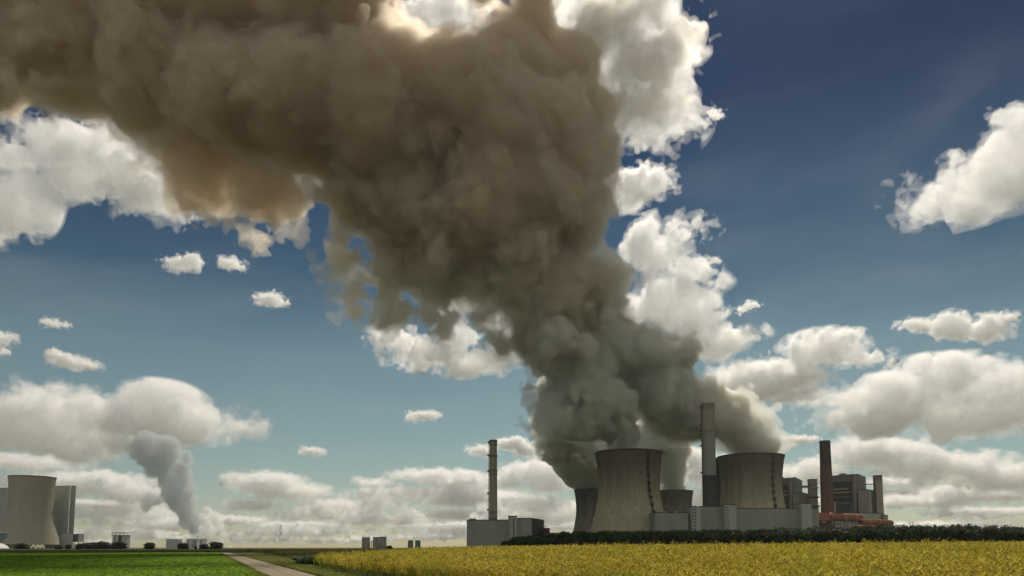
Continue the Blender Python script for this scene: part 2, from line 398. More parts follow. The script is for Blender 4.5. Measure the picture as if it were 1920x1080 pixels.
# the long wall of halls before the towers
def hall(label, x0, x1, py, d, depth, mat, cat='building', name='hall', z1=None, dy=0):
    t = thing(name, label, cat, (X((x0+x1)/2, d), d, 0))
    h = Z(py, d)
    pts = [(X(x0, d), d), (X(x1, d+dy), d+dy), (X(x1, d+dy), d+depth), (X(x0, d), d+depth)]
    shell(t, pts, 0, h, mat)
    return t, pts, h
t, pts, h = hall('plain grey hall wall right of the front cooling tower', 1229, 1291, 961.5, 955, 40, M['clad_grey'])
mb = MB(); mb.prism([(pts[1][0], 961), (X(1297.5, 961), 961), (X(1297.5, 961), 990), (pts[1][0], 990)], 0, h-.3); mb.build('recess', M['clad_mid'], t)  # set-back wall coloured darker to carry the shade of the recess
mb = MB(); 
for q in (1248, 1268): mb = MB(); mb.lathe(X(q, 965), 965, [(0.1, h+2), (2.0, h+1.6), (2.3, h+.2)], 16); mb.build('roof_vent', M['white_sheet'], t)
t, pts, h = hall('left pale stair tower with two columns of small windows', 1297.5, 1315.3, 950.8, 948, 20, M['clad_pale'], name='stair_tower')
windows(t, pts[0], pts[1], (.17, .40), [h-4.4-4.1*i for i in range(9)], .12, 2.0)
mb = MB(); on_face(mb, pts[0], pts[1], .03, .52, h+.75, h+1.6, .3, 1); mb.build('parapet', M['clad_mid'], t)
t, pts, h = hall('grey hall between the two pale stair towers', 1315.3, 1360, 949.8, 956, 40, M['clad_grey'])
mb = MB(); on_face(mb, pts[0], pts[1], .965, .99, 6, h-4, .5, .3); mb.rod((X(1350, 955), 954.8, h-11), (X(1359, 955), 954.8, h-9), .3); mb.build('pipe', M['steel_dark'], t)
t, pts, h = hall('right pale stair tower with two window columns', 1360, 1382, 946.8, 946, 20, M['clad_pale'], name='stair_tower')
windows(t, pts[0], pts[1], (.12, .27), [h-4.6-3.5*i for i in range(10)], .08, 1.8)
t, pts, h = hall('longest grey hall in front of the right cooling tower', 1382, 1504, 953.7, 955, 40, M['clad_grey'])
t, pts, h = hall('blank pale stair tower next to the short end hall', 1504, 1523.5, 944.4, 947, 20, M['clad_pale'], name='stair_tower')
windows(t, pts[0], pts[1], (.06,), [h-5-4.4*i for i in range(8)], .06, .8)
t, pts, h = hall('short grey end hall beside the red conveyor', 1523.5, 1537, 953.7, 954, 40, M['clad_grey'])

# boiler houses
def boiler_house(label, a, b, c, py, d, detail=1.0):
    da, dc = d+35, d+60
    p = corner_print(a, da, b, d, c, dc); A, B, D, E = p; h = Z(py, d)
    t = thing('boiler_house', label, 'building', (B[0], B[1], 0))
    # frame of the open side: rear core, corner pillar, top beam
    L = math.hypot(B[0]-A[0], B[1]-A[1]); nx, ny = (B[1]-A[1])/L, -(B[0]-A[0])/L
    if ny > 0: nx, ny = -nx, -ny
    ins = 9.0
    core = [(A[0]-nx*ins, A[1]-ny*ins), (B[0]-nx*ins, B[1]-ny*ins), D, E]
    shell(t, core, 0, h, M['clad_mid'], 'core')
    lerp = lambda u, o=0.: (A[0]+(B[0]-A[0])*u+nx*o, A[1]+(B[1]-A[1])*u+ny*o)
    def slab(u0, u1, z0, z1, o0, o1, nm, mat):
        m_ = MB(); m_.prism([lerp(u0, o0), lerp(u1, o0), lerp(u1, o1), lerp(u0, o1)], z0, z1); m_.build(nm, mat, t)
    slab(.86, 1.0, 0, h, -ins, 0, 'corner_pillar', M['clad_mid'])
    slab(.93, 1.003, 0, h-.2, -1, .25, 'pillar_face', M['clad_tan'])
    slab(0, .86, h*.905, h, -ins, 0, 'top_beam', M['clad_mid'])
    slab(0, .86, h*.40, h*.605, -ins, -2.5, 'lower_wall', M['clad_mid'])
    slab(0, .86, h*.60, h*.625, -ins, 1.2, 'gallery_slab', M['steel_grey'])
    for i, f in enumerate((.69, .755, .80)):
        slab(.02, .8-.05*i, h*f, h*(f+.018), -ins, -3, 'catwalk', M['catwalk'] if i else M['steel_grey'])
    m_ = MB()
    for i in range(9):
        q0 = lerp(.04+.095*i, -3.5); m_.rod((q0[0], q0[1], h*.625), (q0[0], q0[1], h*.905), .5)
        q1 = lerp(.04+.095*(i+.8), -3.5); m_.rod((q0[0], q0[1], h*.64), (q1[0], q1[1], h*.86), .3)
    m_.build('steel_frame', M['steel_dark'], t)
    m_ = MB()                                   # hopper under the gallery
    for i in range(6):
        f = i/6; m_.prism([lerp(.1+.12*f, -ins), lerp(.75-.12*f, -ins), lerp(.75-.12*f, .8-2.5*f), lerp(.1+.12*f, .8-2.5*f)], h*(.60-.035*(i+1)), h*(.60-.035*i)-.003)
    m_.build('hopper', M['clad_dark'], t)
    slab(.16, .62, 0, h*.40, -ins, -1, 'lower_block', M['clad_mid']); slab(.64, .84, 0, h*.38, -ins, -3, 'lower_recess', M['clad_dark'])
    m_ = MB(); on_face(m_, B, D, 0.003, 1.0, 0, h-.25, .35, .3); m_.build('side_wall', M['clad_tan'], t)
    return t, p, h

t, p, h = boiler_house('tan sided boiler house half hidden behind the right cooling tower', 1450, 1487, 1507, 895, 1150)
mb = MB(); mb.box(X(1463, 1190), X(1471, 1190), 1185, 1192, h, h+4); mb.build('roof_box', M['clad_tan2'], t)
t2 = thing('annex', 'brownish annex at the foot of the left boiler house', 'building', (X(1500, 1140), 1140, 0))
shell(t2, corner_print(1489.6, 1140, 1508, 1136, 1521, 1170), 0, Z(924.5, 1140), M['clad_tan2'])
mb = MB(); on_face(mb, (X(1508, 1136), 1136), (X(1521, 1170), 1170), .45, .6, 5, Z(927, 1140), .4, .3); mb.build('slot', M['steel_dark'], t2)
t = thing('lift_tower', 'slim brown tower with protruding ledges left of the brown chimney', 'tower', (X(1528, 1120), 1120, 0))
x0, x1 = X(1521, 1120), X(1535, 1120); h = Z(899, 1120)
shell(t, [(x0, 1120), (x1, 1118), (x1+3, 1132), (x0+3, 1134)], 0, h, M['clad_tan2'])
for py, e in ((905, .3), (913, 1.5), (931, 2.2), (948, 2.2)):
    mb = MB(); z = Z(py, 1120); mb.box(x0-.4, x1+e, 1117, 1126, z-2.2, z); mb.build('ledge', M['steel_dark'] if e > 2 else M['clad_tan'], t)
mb = MB(); z = Z(913, 1130); mb.box(X(1504, 1130), x0, 1124, 1129, z-1.6, z+1.6); br = mb.build('duct', M['clad_tan2'], t)
t, p, h = boiler_house('large tan sided boiler house right of the brown chimney with an aerial on the roof', 1552, 1609, 1627.7, 888.5, 1150)
mb = MB(); mb.box(X(1583, 1180), X(1592, 1180), 1180, 1190, h, h+4); mb.build('roof_box', M['clad_tan2'], t)
mb = MB(); mb.rod((X(1602.4, 1180), 1180, h), (X(1602.4, 1180), 1180, Z(867, 1180)), .35, 5, .15); mb.build('aerial', M['steel_grey'], t)
t2 = thing('annex', 'grey annex with a pale end and a dark slot, right of the large boiler house', 'building', (X(1630, 1140), 1140, 0))
shell(t2, corner_print(1612, 1140, 1632.5, 1136, 1645.5, 1165), 0, Z(918.6, 1140), M['clad_tan2'])
mb = MB(); on_face(mb, (X(1632.5, 1136), 1136), (X(1645.5, 1165), 1165), .35, .5, 5, Z(920, 1140), .5, .3); mb.build('slot', M['steel_dark'], t2)
mb = MB(); on_face(mb, (X(1632.5, 1136), 1136), (X(1645.5, 1165), 1165), .003, .33, 4, Z(919.3, 1140), .4, .3); mb.build('pale_wall', M['clad_pale'], t2)
t = thing('lift_tower', 'free standing tan tower at the right end of the power plant', 'tower', (X(1652, 1150), 1150, 0))
x0, x1 = X(1646.5, 1150), X(1661, 1150); h = Z(891.4, 1150)
shell(t, [(x0, 1150), (x1-2.5, 1148), (x1, 1162), (x0+2.5, 1164)], 0, h, M['clad_tan'])
mb = MB()
for py in (893.5, 897): z = Z(py, 1150); mb.box(x0+1.5, x1-3.5, 1147.6, 1150, z-.8, z)
mb.build('louvres', M['steel_dark'], t)
mb = MB(); z = Z(908, 1155); mb.box(X(1626, 1155), x0, 1154, 1157, z-.6, z+.6); mb.build('walkway', M['steel_grey'], t)
t = thing('base_hall', 'low pale hall along the foot of the right boiler house', 'building', (X(1630, 1100), 1100, 0))
shell(t, corner_print(1560, 1105, 1633.5, 1100, 1660, 1125), 0, Z(962.2, 1100), M['clad_pale'])
shell(t, [(X(1657, 1115), 1115), (X(1667, 1115), 1116), (X(1667, 1115), 1130), (X(1657, 1115), 1130)], 0, Z(966, 1110), M['clad_tan'], 'end_wall')
t = thing('pipe_column', 'pale thin column just right of the brown chimney', 'column', (X(1567, 1120), 1120, 0))
mb = MB(); mb.box(X(1564, 1120), X(1569.5, 1120), 1120, 1124, 0, Z(941, 1120)); mb.build('shaft', M['clad_tan'], t)
mb = MB(); mb.box(X(1563.4, 1120), X(1570, 1120), 1119.5, 1124.5, Z(941, 1120), Z(940, 1120)); mb.build('cap', M['steel_grey'], t)

# red conveyor galleries
def conveyor(label, x0, y0, x1, y1, r_px, d0, d1, bands=(), trestle=True, cap=True):
    a = Vector(P(x0, y0, d0)); b = Vector(P(x1, y1, d1)); r = r_px*SC(d0)
    t = thing('conveyor_tube', label, 'conveyor', (a.x, a.y, 0), 'red conveyor galleries')
    mb = MB(); n = 20; mb.rod(a, b, r, n, r*.93)
    k = (b-a); L = k.length; nr = int(L/2.5)
    for i in range(nr): mb.rod(a+k*(i/nr), a+k*(i/nr)+k.normalized()*.5, r*1.03, n)
    mb.build('tube', M['red'], t)
    for f in bands:
        mb = MB(); mb.rod(a+k*f, a+k*(f+.02), r*1.07, n); mb.build('band', M['red_pale'], t)
    if trestle:
        nleg = max(2, int(L/9))
        mb = MB()
        mb.box(a.x, b.x, min(a.y, b.y)-r*.7, min(a.y, b.y)-r*.7+.8, min(a.z, b.z)-r-1.5, min(a.z, b.z)-r-.5)
        for i in range(nleg+1):
            q = a+k*(i/nleg)
            for s in (-1, 1): mb.box(q.x-.5, q.x+.5, q.y+s*r*.8-.5, q.y+s*r*.8+.5, 0, q.z-r*.6)
            if i < nleg:
                q2 = a+k*((i+1)/nleg); mb.rod((q.x, q.y-r*.8, q.z-r-1), (q2.x, q2.y-r*.8, q.z-r-9), .3)
        mb.build('trestle', M['steel_grey'], t)
    return t
t = thing('transfer_house', 'ribbed rusty red house at the left end of the conveyor tubes', 'building', (X(1547, 1010), 1010, 0))
za, zb = Z(976, 1010), Z(960.8, 1010)
mb = MB(); mb.prism([(X(1537.5, 1010), 1010), (X(1557.5, 1010), 1010), (X(1557.5, 1010), 1022), (X(1537.5, 1010), 1022)], za, [zb, zb-.8, zb-.8, zb]); mb.build('wall', M['red'], t)
mb = MB(); mb.box(X(1538.5, 1012), X(1556, 1012), 1013, 1020, 0, za-.004); mb.build('under_storey', M['red_dark'], t)
mb = MB(); mb.box(X(1544, 1010), X(1551, 1010), 1012.6, 1012.97, Z(979.5, 1012), Z(978, 1012)); mb.build('light_spot_panel', M['white_sheet'], t)  # white panel stands in for a spot of light in the under storey
conveyor('uppermost thick red conveyor tube with pale bands', 1557.7, 968.6, 1615, 972, 7.6, 1012, 1016, (.0, .42, .8))
conveyor('middle red conveyor tube on steel legs', 1614, 979, 1643, 979.5, 5.6, 1005, 1020, (.5,))
conveyor('rightmost red conveyor tube sloping down behind the trees', 1636, 977.5, 1672, 980.5, 5.0, 1022, 1040, (.3, .9))
conveyor('lowest red conveyor tube just above the tree tops', 1597, 988.5, 1643, 988, 3.2, 990, 995, (.4,), trestle=True)

# left power station
t = thing('power_block', 'tall windowless grey green block on the right behind the lone cooling tower', 'building', (X(115, 1830), 1830, 0))
z0 = Z(911.7, 1830)
shell(t, [(X(85, 1830), 1830), (X(117.5, 1830), 1830), (X(117.5, 1900), 1900), (X(85, 1900), 1900)], 0, z0, M['clad_green'])
shell(t, [(X(117.5, 1826), 1826), (X(127, 1826), 1826), (X(126.9, 1900), 1900), (X(117.5, 1900), 1900)], 0, Z(911, 1826), M['clad_green'], 'stair_shaft')
shell(t, [(X(128, 1826), 1828), (X(137, 1826), 1828), (X(136.5, 1900), 1900), (X(128, 1900), 1900)], 0, Z(911, 1826), M['clad_greend'], 'end_shaft')
mb = MB(); mb.box(X(127, 1826)+.003, X(128, 1826)-.003, 1832, 1836, 0, Z(913, 1826)); mb.build('gap', M['steel_dark'], t)
t = thing('power_block', 'tall windowless grey green block cut by the left edge behind the lone cooling tower', 'building', (X(5, 1830), 1830, 0))
shell(t, [(X(-60, 1830), 1830), (X(17, 1830), 1830), (X(17, 1900), 1900), (X(-60, 1900), 1900)], 0, Z(915.3, 1830), M['clad_greend'])
shell(t, [(X(17, 1835), 1835), (X(45, 1835), 1835), (X(45, 1900), 1900), (X(17, 1900), 1900)], 0, Z(914, 1835), M['clad_greend'], 'stair_shaft')
t = thing('hall', 'low grey green hall at the right foot of the lone cooling tower', 'building', (X(120, 1800), 1800, 0))
shell(t, [(X(100, 1800), 1800), (X(137, 1800), 1800), (X(137, 1824), 1824), (X(100, 1824), 1824)], 0, Z(1000, 1800), M['clad_green'])
t = thing('hall', 'low bluish hall with white edge left of the lone cooling tower', 'building', (X(5, 1700), 1700, 0))
shell(t, [(X(-40, 1700), 1700), (X(13, 1700), 1700), (X(13, 1730), 1730), (X(-40, 1730), 1730)], 0, Z(999, 1700), M['blue_sheet'])
mb = MB(); mb.box(X(-40, 1698), X(13, 1698), 1698, 1699.9, Z(999.5, 1700), Z(997.5, 1700)); mb.build('white_fascia', M['white_sheet'], t)
t = thing('tent_hall', 'small white roofed shed at the left edge of the field', 'shed', (X(3, 1500), 1500, 0))
mb = MB(); a, b = X(-45, 1500), X(1, 1500)
n = 12; v = []; 
for y in (1500, 1530):
    for i in range(n+1): v.append((a+(b-a)*i/n, y, .5+11*math.sin(math.pi*i/n)**.7))
mb.add(v, [(i, i+1, n+2+i, n+1+i) for i in range(n)]+[tuple(range(n+1))[::-1], tuple(range(n+1, 2*n+2))]); mb.build('roof', M['white_sheet'], t)
t = thing('transfer_house', 'small raised grey box on legs right of the tall left block', 'building', (X(147, 1780), 1780, 0))
z0, z1 = Z(1016, 1780), Z(1001.5, 1780)
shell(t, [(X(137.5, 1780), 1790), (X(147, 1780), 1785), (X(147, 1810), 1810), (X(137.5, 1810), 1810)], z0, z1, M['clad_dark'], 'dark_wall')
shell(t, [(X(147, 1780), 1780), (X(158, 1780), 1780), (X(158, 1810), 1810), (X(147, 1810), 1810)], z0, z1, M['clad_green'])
for q in (138.5, 147, 157): mb = MB(); mb.box(X(q, 1780)-.6, X(q, 1780)+.6, 1782, 1783.5, 0, z0); mb.build('leg', M['steel_grey'], t)
mb = MB(); mb.box(X(137.5, 1790), X(158, 1790), 1795, 1797, 0, Z(1020, 1790)); mb.build('base_wall', M['white_sheet'], t)
t = thing('silo_station', 'grey silo block with an open steel frame on top behind the bushes', 'silo', (X(225, 1500), 1500, 0))
z1 = Z(1004, 1500)
for q0, q1 in ((211, 215), (217, 222), (222.5, 228), (229, 233), (234, 239)):
    mb = MB(); mb.box(X(q0, 1500), X(q1, 1500), 1500, 1512, 0, z1); mb.build('cell', M['clad_green'] if q0 != 222.5 else M['clad_dark'], t)
zz = Z(999, 1500); mb = MB()
mb.box(X(210, 1500), X(240, 1500), 1499, 1514, z1, z1+.8); mb.box(X(209.5, 1500), X(240.5, 1500), 1499, 1514, zz-.5, zz+.5)
for q in (210.3, 217, 225, 233, 239.7): mb.box(X(q, 1500)-.35, X(q, 1500)+.35, 1499.2, 1500, z1+.8, zz-.5)
mb.build('top_frame', M['steel_dark'], t)

def silo(label, x0, x1, py, d, group, rail=True, mat=None):
    cx = X((x0+x1)/2, d); r = (x1-x0)/2*SC(d); h = Z(py, d)
    t = thing('silo', label, 'silo', (cx, d, 0), group)
    mb = MB(); mb.lathe(cx, d, [(r, 0), (r, h), (r*.4, h+.5), (0.05, h+.6)], 32); mb.build('tank', mat or M['silo'], t)
    mb = MB(); mb.lathe(cx, d, [(r-.02, h-.3), (r+.25, h-.3), (r+.25, h+.1), (r-.02, h+.1)], 32); mb.build('top_ring', M['steel_dark'], t)
    if rail:
        mb = MB()
        for i in range(10):
            a = 2*math.pi*i/10; mb.rod((cx+r*.95*math.cos(a), d+r*.95*math.sin(a), h), (cx+r*.95*math.cos(a), d+r*.95*math.sin(a), h+2.0), .12, 4)
        mb.rod((cx+r*.5, d, h), (cx+r*.5, d, h+3.2), .15, 4); mb.build('railing', M['steel_dark'], t)
g = 'silos standing on the horizon'
silo('leftmost of the three tall silos on the horizon', 679, 694.3, 1007.8, 1000, g)
silo('middle silo of the tall three, touching its right neighbour', 699.5, 713, 1007.5, 1002, g)
silo('paler right silo of the tall three', 713, 725, 1006.8, 996, g)
t = thing('link_bridge', 'thin pipe bridge between the left two tall silos', 'bridge', (X(697, 1000), 1000, 0))
mb = MB(); z = Z(1016, 1000); mb.box(X(693.5, 1000), X(700.5, 1000), 999, 1000, z, z+.6); mb.box(X(696.5, 1000), X(697.5, 1000), 999, 1000, 0, z-.004); mb.build('pipe', M['steel_grey'], t)
g2 = 'pair of short silos'
silo('left one of the two short dark silos on the horizon', 765, 775, 1013.4, 1000, g2, False, M['clad_mid'])
silo('right one of the two short dark silos on the horizon', 778.5, 788.8, 1013.4, 1000, g2, False, M['clad_mid'])

# hazy power station far behind the left steam
FAR = 4600
def far_box(label, x0, x1, py, mat, d=FAR, name='power_block'):
    t = thing(name, label, 'building', (X((x0+x1)/2, d), d, 0)); shell(t, [(X(x0, d), d), (X(x1, d), d), (X(x1, d), d+50), (X(x0, d), d+50)], 0, Z(py, d), mat); return t
M['far_grey'] = cladding('plain_block_cladding', (.24, .26, .26), 30, 0, .1)
far_box('pale plain block on the horizon just right of the round lone tree', 312, 335, 1011, M['far_grey'])
far_box('far pale block under the distant steam with a dark stair shaft', 350, 378, 1011, M['far_grey'])
far_box('narrow dark shaft standing before the far pale block', 355, 359.5, 1010, M['clad_greend'], FAR-30, 'stair_shaft')
far_box('narrow dark shaft right under the distant steam columns', 378.5, 382.5, 1010, M['clad_greend'], FAR-30, 'stair_shaft')
t = thing('cooling_tower', 'tiny white cooling tower wall on the horizon between two bushes', 'cooling tower', (X(371, FAR), FAR, 0))
mb = MB(); r = 2.2*SC(FAR); mb.lathe(X(372.5, FAR-80), FAR-80, [(r*1.3, 0), (r, 18), (r*.9, 34), (r, 50)], 32); mb.build('shell', M['white_sheet'], t)  # shell is plain white all over

# ------------------------------------------------------------------ ground
def sstep(a, b, x): 
    t = np.clip((x-a)/(b-a), 0, 1); return t*t*(3-2*t)
def path_right(y): return -12.3-.41*(y-46)
def g(x, y):
    """height of the terrain: a gentle swell under the yellow field on the right"""
    x = np.asarray(x, float); y = np.asarray(y, float)
    s = x-(path_right(y)+1.6)
    return (.56*sstep(0, 16, s)+.008*np.clip(s-16, 0, 60))*sstep(8, 42, y)*(1-sstep(75, 190, y))
def sheet(name, xs, ys, mat, lift=0., kind='structure'):
    """grid sheet between two border curves: xs(u, y)"""
    U = np.linspace(0, 1, xs[0]); fx = xs[1]
    v = []; 
    for y in ys:
        xx = fx(U, y); zz = g(xx, y)+lift
        v.append(np.stack([xx, np.full_like(xx, y), zz], 1))
    n = len(U); m = len(ys); v = np.concatenate(v)
    i, j = np.meshgrid(np.arange(n-1), np.arange(m-1)); a = (j*n+i).ravel()
    me = mesh_np(name, v, np.stack([a, a+1, a+n+1, a+n], 1), True)
    o = link(name, me, mat); o['kind'] = kind; return o
def ground_mat(name, c1, c2, c3, s1=.02, s2=.6, far=None):
    k = NB(name); co = k.coord(kind='Object')
    c = k.mul(c1, c2, k.ramp(k.noise(s1, 5, co), [(.35, 0.), (.65, 1.)]), 'MIX')
    c = k.mul(c, c3, k.ramp(k.noise(s2, 6, co, .7), [(.45, 0.), (.7, .8)]), 'MIX')
    if far: c = k.mul(c, far, k.ramp(k.noise(.004, 3, k.coord((.35, 1.6, 1))), [(.42, 0.), (.55, 1.)]), 'MIX')
    k.col(c); k.bump(k.noise(s2*3, 5, co, .8), .15, .8); return k.fin(.95, .05)
M['ground'] = ground_mat('meadow_ground', (.06, .075, .022), (.085, .09, .028), (.04, .055, .015), .01, .25, (.075, .08, .03))
M['beet_soil'] = ground_mat('green_field_ground', (.028, .06, .012), (.035, .075, .014), (.02, .04, .01), .05, 1.2)
M['crop_soil'] = ground_mat('crop_floor', (.10, .10, .03), (.07, .085, .022), (.05, .055, .02), .1, 2.)
M['verge'] = ground_mat('verge_ground', (.11, .135, .03), (.15, .16, .045), (.07, .085, .025), .15, 2.)
gx = np.concatenate([-np.geomspace(40000, 60, 26), np.linspace(-56, 56, 57), np.geomspace(60, 40000, 26)])
gy = np.concatenate([[-3000, -600, -100, -20], np.linspace(0, 200, 81), np.geomspace(205, 60000, 40)])
sheet('ground', (len(gx), lambda U, y: gx), gy, M['ground'], 0.)
yb = np.concatenate([np.linspace(20, 120, 51), np.linspace(125, 264, 28)])
def beet_left(y): return -30-.75*y
def path_left(y): return path_right(y)-3.0
sheet('field_ground', (24, lambda U, y: beet_left(y)+(path_left(y)-.7-beet_left(y))*U), yb, M['beet_soil'], .02)
yc = np.linspace(6, 95, 90)
def crop_left(y):
    return np.where(y < 58, path_right(y)+1.6, np.where(y < 72, path_right(58.)+1.6+(y-58)*(-.19), -19.7+(y-72)*1.3))
sheet('crop_ground', (60, lambda U, y: crop_left(np.float64(y))+(90-crop_left(np.float64(y)))*U), yc, M['crop_soil'], .02)
sheet('verge_ground', (6, lambda U, y: path_right(y)+(1.2+.035*max(y-40, 0))*U), np.linspace(20, 220, 81), M['verge'], .012)

# concrete farm track
k = NB('track_concrete'); co = k.coord()
c = k.mul((.33, .28, .19), (.22, .19, .125), k.ramp(k.noise(.5, 6, co, .7), [(.4, 0.), (.7, 1.)]), 'MIX')
c = k.mul(c, (.09, .085, .05), k.ramp(k.noise(2.5, 5, co, .75), [(.6, 0.), (.75, .7)]), 'MIX')
c = k.mul(c, k.ramp(k.math('FRACT', k.math('MULTIPLY', k.sep(co)[1], .2)), [(0., .55), (.02, 1.)]))
xy = k.sep(co); cross = k.math('ADD', k.math('ADD', xy[0], k.math('MULTIPLY', xy[1], .41)), 1.5-6.56)      # metres across the track
cross = k.math('ADD', cross, k.math('MULTIPLY', k.noise(.6, 4, co), .9))
c = k.mul(c, k.ramp(k.math('MULTIPLY_ADD', cross, .25) if False else k.math('ADD', k.math('MULTIPLY', cross, .25), .39), [(.05, .45), (.16, 1.), (.3, .92), (.42, 1.), (.5, .72), (.58, 1.), (.72, .9), (.86, 1.), (.96, .45)]))
k.col(c); k.bump(k.noise(6, 5, co), .02, .6); M['track'] = k.fin(.9, .1)
pv = []; 
def track_center(y):
    x = path_right(min(y, 225))-1.5
    if y > 225: x += -(.41*(y-225))-.0022*(y-225)**2*.55
    return x
ys = np.concatenate([np.linspace(2, 225, 90), np.linspace(230, 520, 50)])
sheet('path', (5, lambda U, y: track_center(y)+(U-.5)*3.0*(1+max(y-225, 0)*.004)), ys, M['track'], .035)

# ------------------------------------------------------------------ vegetation
def leaf_mat(name, stops, trans=.4, rough=.6, patch=None):
    k = NB(name); geo = k.n('ShaderNodeNewGeometry'); c = k.ramp(geo.outputs['Random Per Island'], stops)
    co = k.coord(); c = k.mul(c, k.ramp(k.noise(.12, 3, co), [(.3, .7), (.7, 1.1)]))
    if patch: c = k.mul(c, patch, k.ramp(k.noise(.35, 4, co), [(.48, 0.), (.68, .75)]), 'MIX')
    k.col(c); k.b.inputs['Roughness'].default_value = rough; k.b.inputs['Specular IOR Level'].default_value = .15
    tr = k.n('ShaderNodeBsdfTranslucent'); k.l(c, tr.inputs[0]); mx = k.n('ShaderNodeMixShader'); mx.inputs[0].default_value = trans
    k.l(k.b.outputs[0], mx.inputs[1]); k.l(tr.outputs[0], mx.inputs[2]); k.l(mx.outputs[0], k.out.inputs['Surface']); return k.m
M['beet'] = leaf_mat('beet_leaf', [(0., (.09, .18, .012)), (.5, (.23, .40, .022)), (1., (.42, .60, .05))], .5)
M['pods'] = leaf_mat('ripening_pods', [(0., (.14, .10, .012)), (.3, (.43, .33, .03)), (.6, (.70, .54, .055)), (.88, (.82, .69, .15)), (1., (.30, .34, .05))], .5, patch=(.26, .30, .04))
M['stems'] = leaf_mat('crop_stems', [(0., (.09, .15, .02)), (.6, (.16, .22, .03)), (1., (.30, .28, .05))], .35)
M['olive'] = leaf_mat('olive_crop', [(0., (.09, .085, .02)), (.6, (.15, .13, .035)), (1., (.20, .17, .05))], .35)
M['maize'] = leaf_mat('dark_green_blades', [(0., (.02, .05, .012)), (.6, (.04, .085, .018)), (1., (.07, .12, .03))], .3)
M['grass'] = leaf_mat('verge_grass', [(0., (.12, .17, .02)), (.6, (.23, .26, .04)), (1., (.38, .35, .09))], .45)
M['tree_leaf'] = leaf_mat('tree_foliage', [(0., (.034, .06, .026)), (.6, (.056, .086, .036)), (1., (.08, .115, .045))], .3)
M['tree_core'] = plain('dark_crown_core', (.018, .026, .012), .4, 1.)  # dark solid core stops see-through and stands for shade inside crowns
M['bush_leaf'] = leaf_mat('bush_foliage', [(0., (.022, .036, .016)), (1., (.05, .07, .028))], .25)
M['trunk'] = plain('bark', (.05, .04, .03), .4, 3.)
rng = np.random.default_rng(7)
def scatter(name, px, py, templates, smin, smax, mat, kind='stuff', zoff=0., flat=1.0):
    """one mesh of many plants; each template is (n, 4, 3) quads"""
    out = []; tid = rng.integers(0, len(templates), len(px)); sc_ = rng.uniform(smin, smax, len(px)); an = rng.uniform(0, 2*np.pi, len(px)); gz = g(px, py)+zoff
    for t in range(len(templates)):
        m = np.nonzero(tid == t)[0]
        if not len(m): continue
        T = templates[t]; ca, sa = np.cos(an[m]), np.sin(an[m]); s = sc_[m]
        x = T[None, :, :, 0]; y = T[None, :, :, 1]; z = T[None, :, :, 2]
        b = lambda a: a[:, None, None]
        out.append(np.stack([b(px[m])+b(s)*(x*b(ca)-y*b(sa)), b(py[m])+b(s)*(x*b(sa)+y*b(ca)), b(gz[m])+b(s)*z], -1).reshape(-1, 3))
    v = np.concatenate(out); q = np.arange(len(v)).reshape(-1, 4)
    o = link(name, mesh_np(name, v, q), mat); o['kind'] = kind; return o
def blade(p, d, w, L, droop=0.):
    """a quad strip of one leaf: base p, direction d, width w"""
    d = np.array(d, float); d /= np.linalg.norm(d); side = np.cross(d, (0, 0, 1)); n_ = np.linalg.norm(side)
    side = np.array([1., 0, 0]) if n_ < 1e-3 else side/n_
    p = np.array(p, float); mid = p+d*L*.55; end = p+d*L-np.array([0, 0, droop*L])
    return [[p-side*w*.15, p+side*w*.15, mid+side*w*.5, mid-side*w*.5], [mid-side*w*.5, mid+side*w*.5, end+side*w*.12, end-side*w*.12]]
def T_rosette(n, L, w, up=.8):
    q = []
    for i in range(n):
        a = rng.uniform(0, 2*np.pi); e = rng.uniform(.3, 1.2)*up; q += blade((0, 0, .02), (np.cos(a), np.sin(a), e), w*rng.uniform(.7, 1.2), L*rng.uniform(.7, 1.2), .25)
    return np.array(q)
def T_pods(h, n, L, w):
    q = []
    nb = 4
    for b_ in range(nb):
        a = rng.uniform(0, 2*np.pi); lean = rng.uniform(.05, .28); base = np.array([0, 0, h*rng.uniform(.45, .65)]); top = np.array([np.cos(a)*lean, np.sin(a)*lean, h*rng.uniform(.85, 1.12)])
        for i in range(n//nb):
            f = (i+rng.random())/(n//nb); p = base+(top-base)*f; a2 = rng.uniform(0, 2*np.pi)
            d = np.array([np.cos(a2), np.sin(a2), rng.uniform(.2, 1.3)]); d /= np.linalg.norm(d); s_ = np.cross(d, rng.standard_normal(3)); s_ /= np.linalg.norm(s_)
            e = p+d*L*rng.uniform(.7, 1.2); ww = w*.5
            q.append([p-s_*ww*.5, p+s_*ww*.5, e+s_*ww, e-s_*ww])
    return np.array(q)
def T_stem(h):
    q = []
    for i in range(3):
        a = rng.uniform(0, 2*np.pi); dx, dy = np.cos(a)*.012, np.sin(a)*.012; l = rng.uniform(-.15, .15, 2)
        q.append([[-dx, -dy, 0], [dx, dy, 0], [l[0]+dx, l[1]+dy, h*.95], [l[0]-dx, l[1]-dy, h*.95]])
    for i in range(5):
        a = rng.uniform(0, 2*np.pi); q += blade((0, 0, rng.uniform(.05, .55)*h), (np.cos(a), np.sin(a), rng.uniform(.2, 1.2)), .06, .26, .3)
    return np.array(q)
def fill(n, y0, y1, xl, xr, p=1.0):
    """n points between two border curves; p < 1 crowds them towards the camera"""
    yy = y0+(y1-y0)*rng.random(n)**p; a = xl(yy); b = xr(yy); return a+(b-a)*rng.random(n), yy
vis_r = lambda y: .74*y+2.5
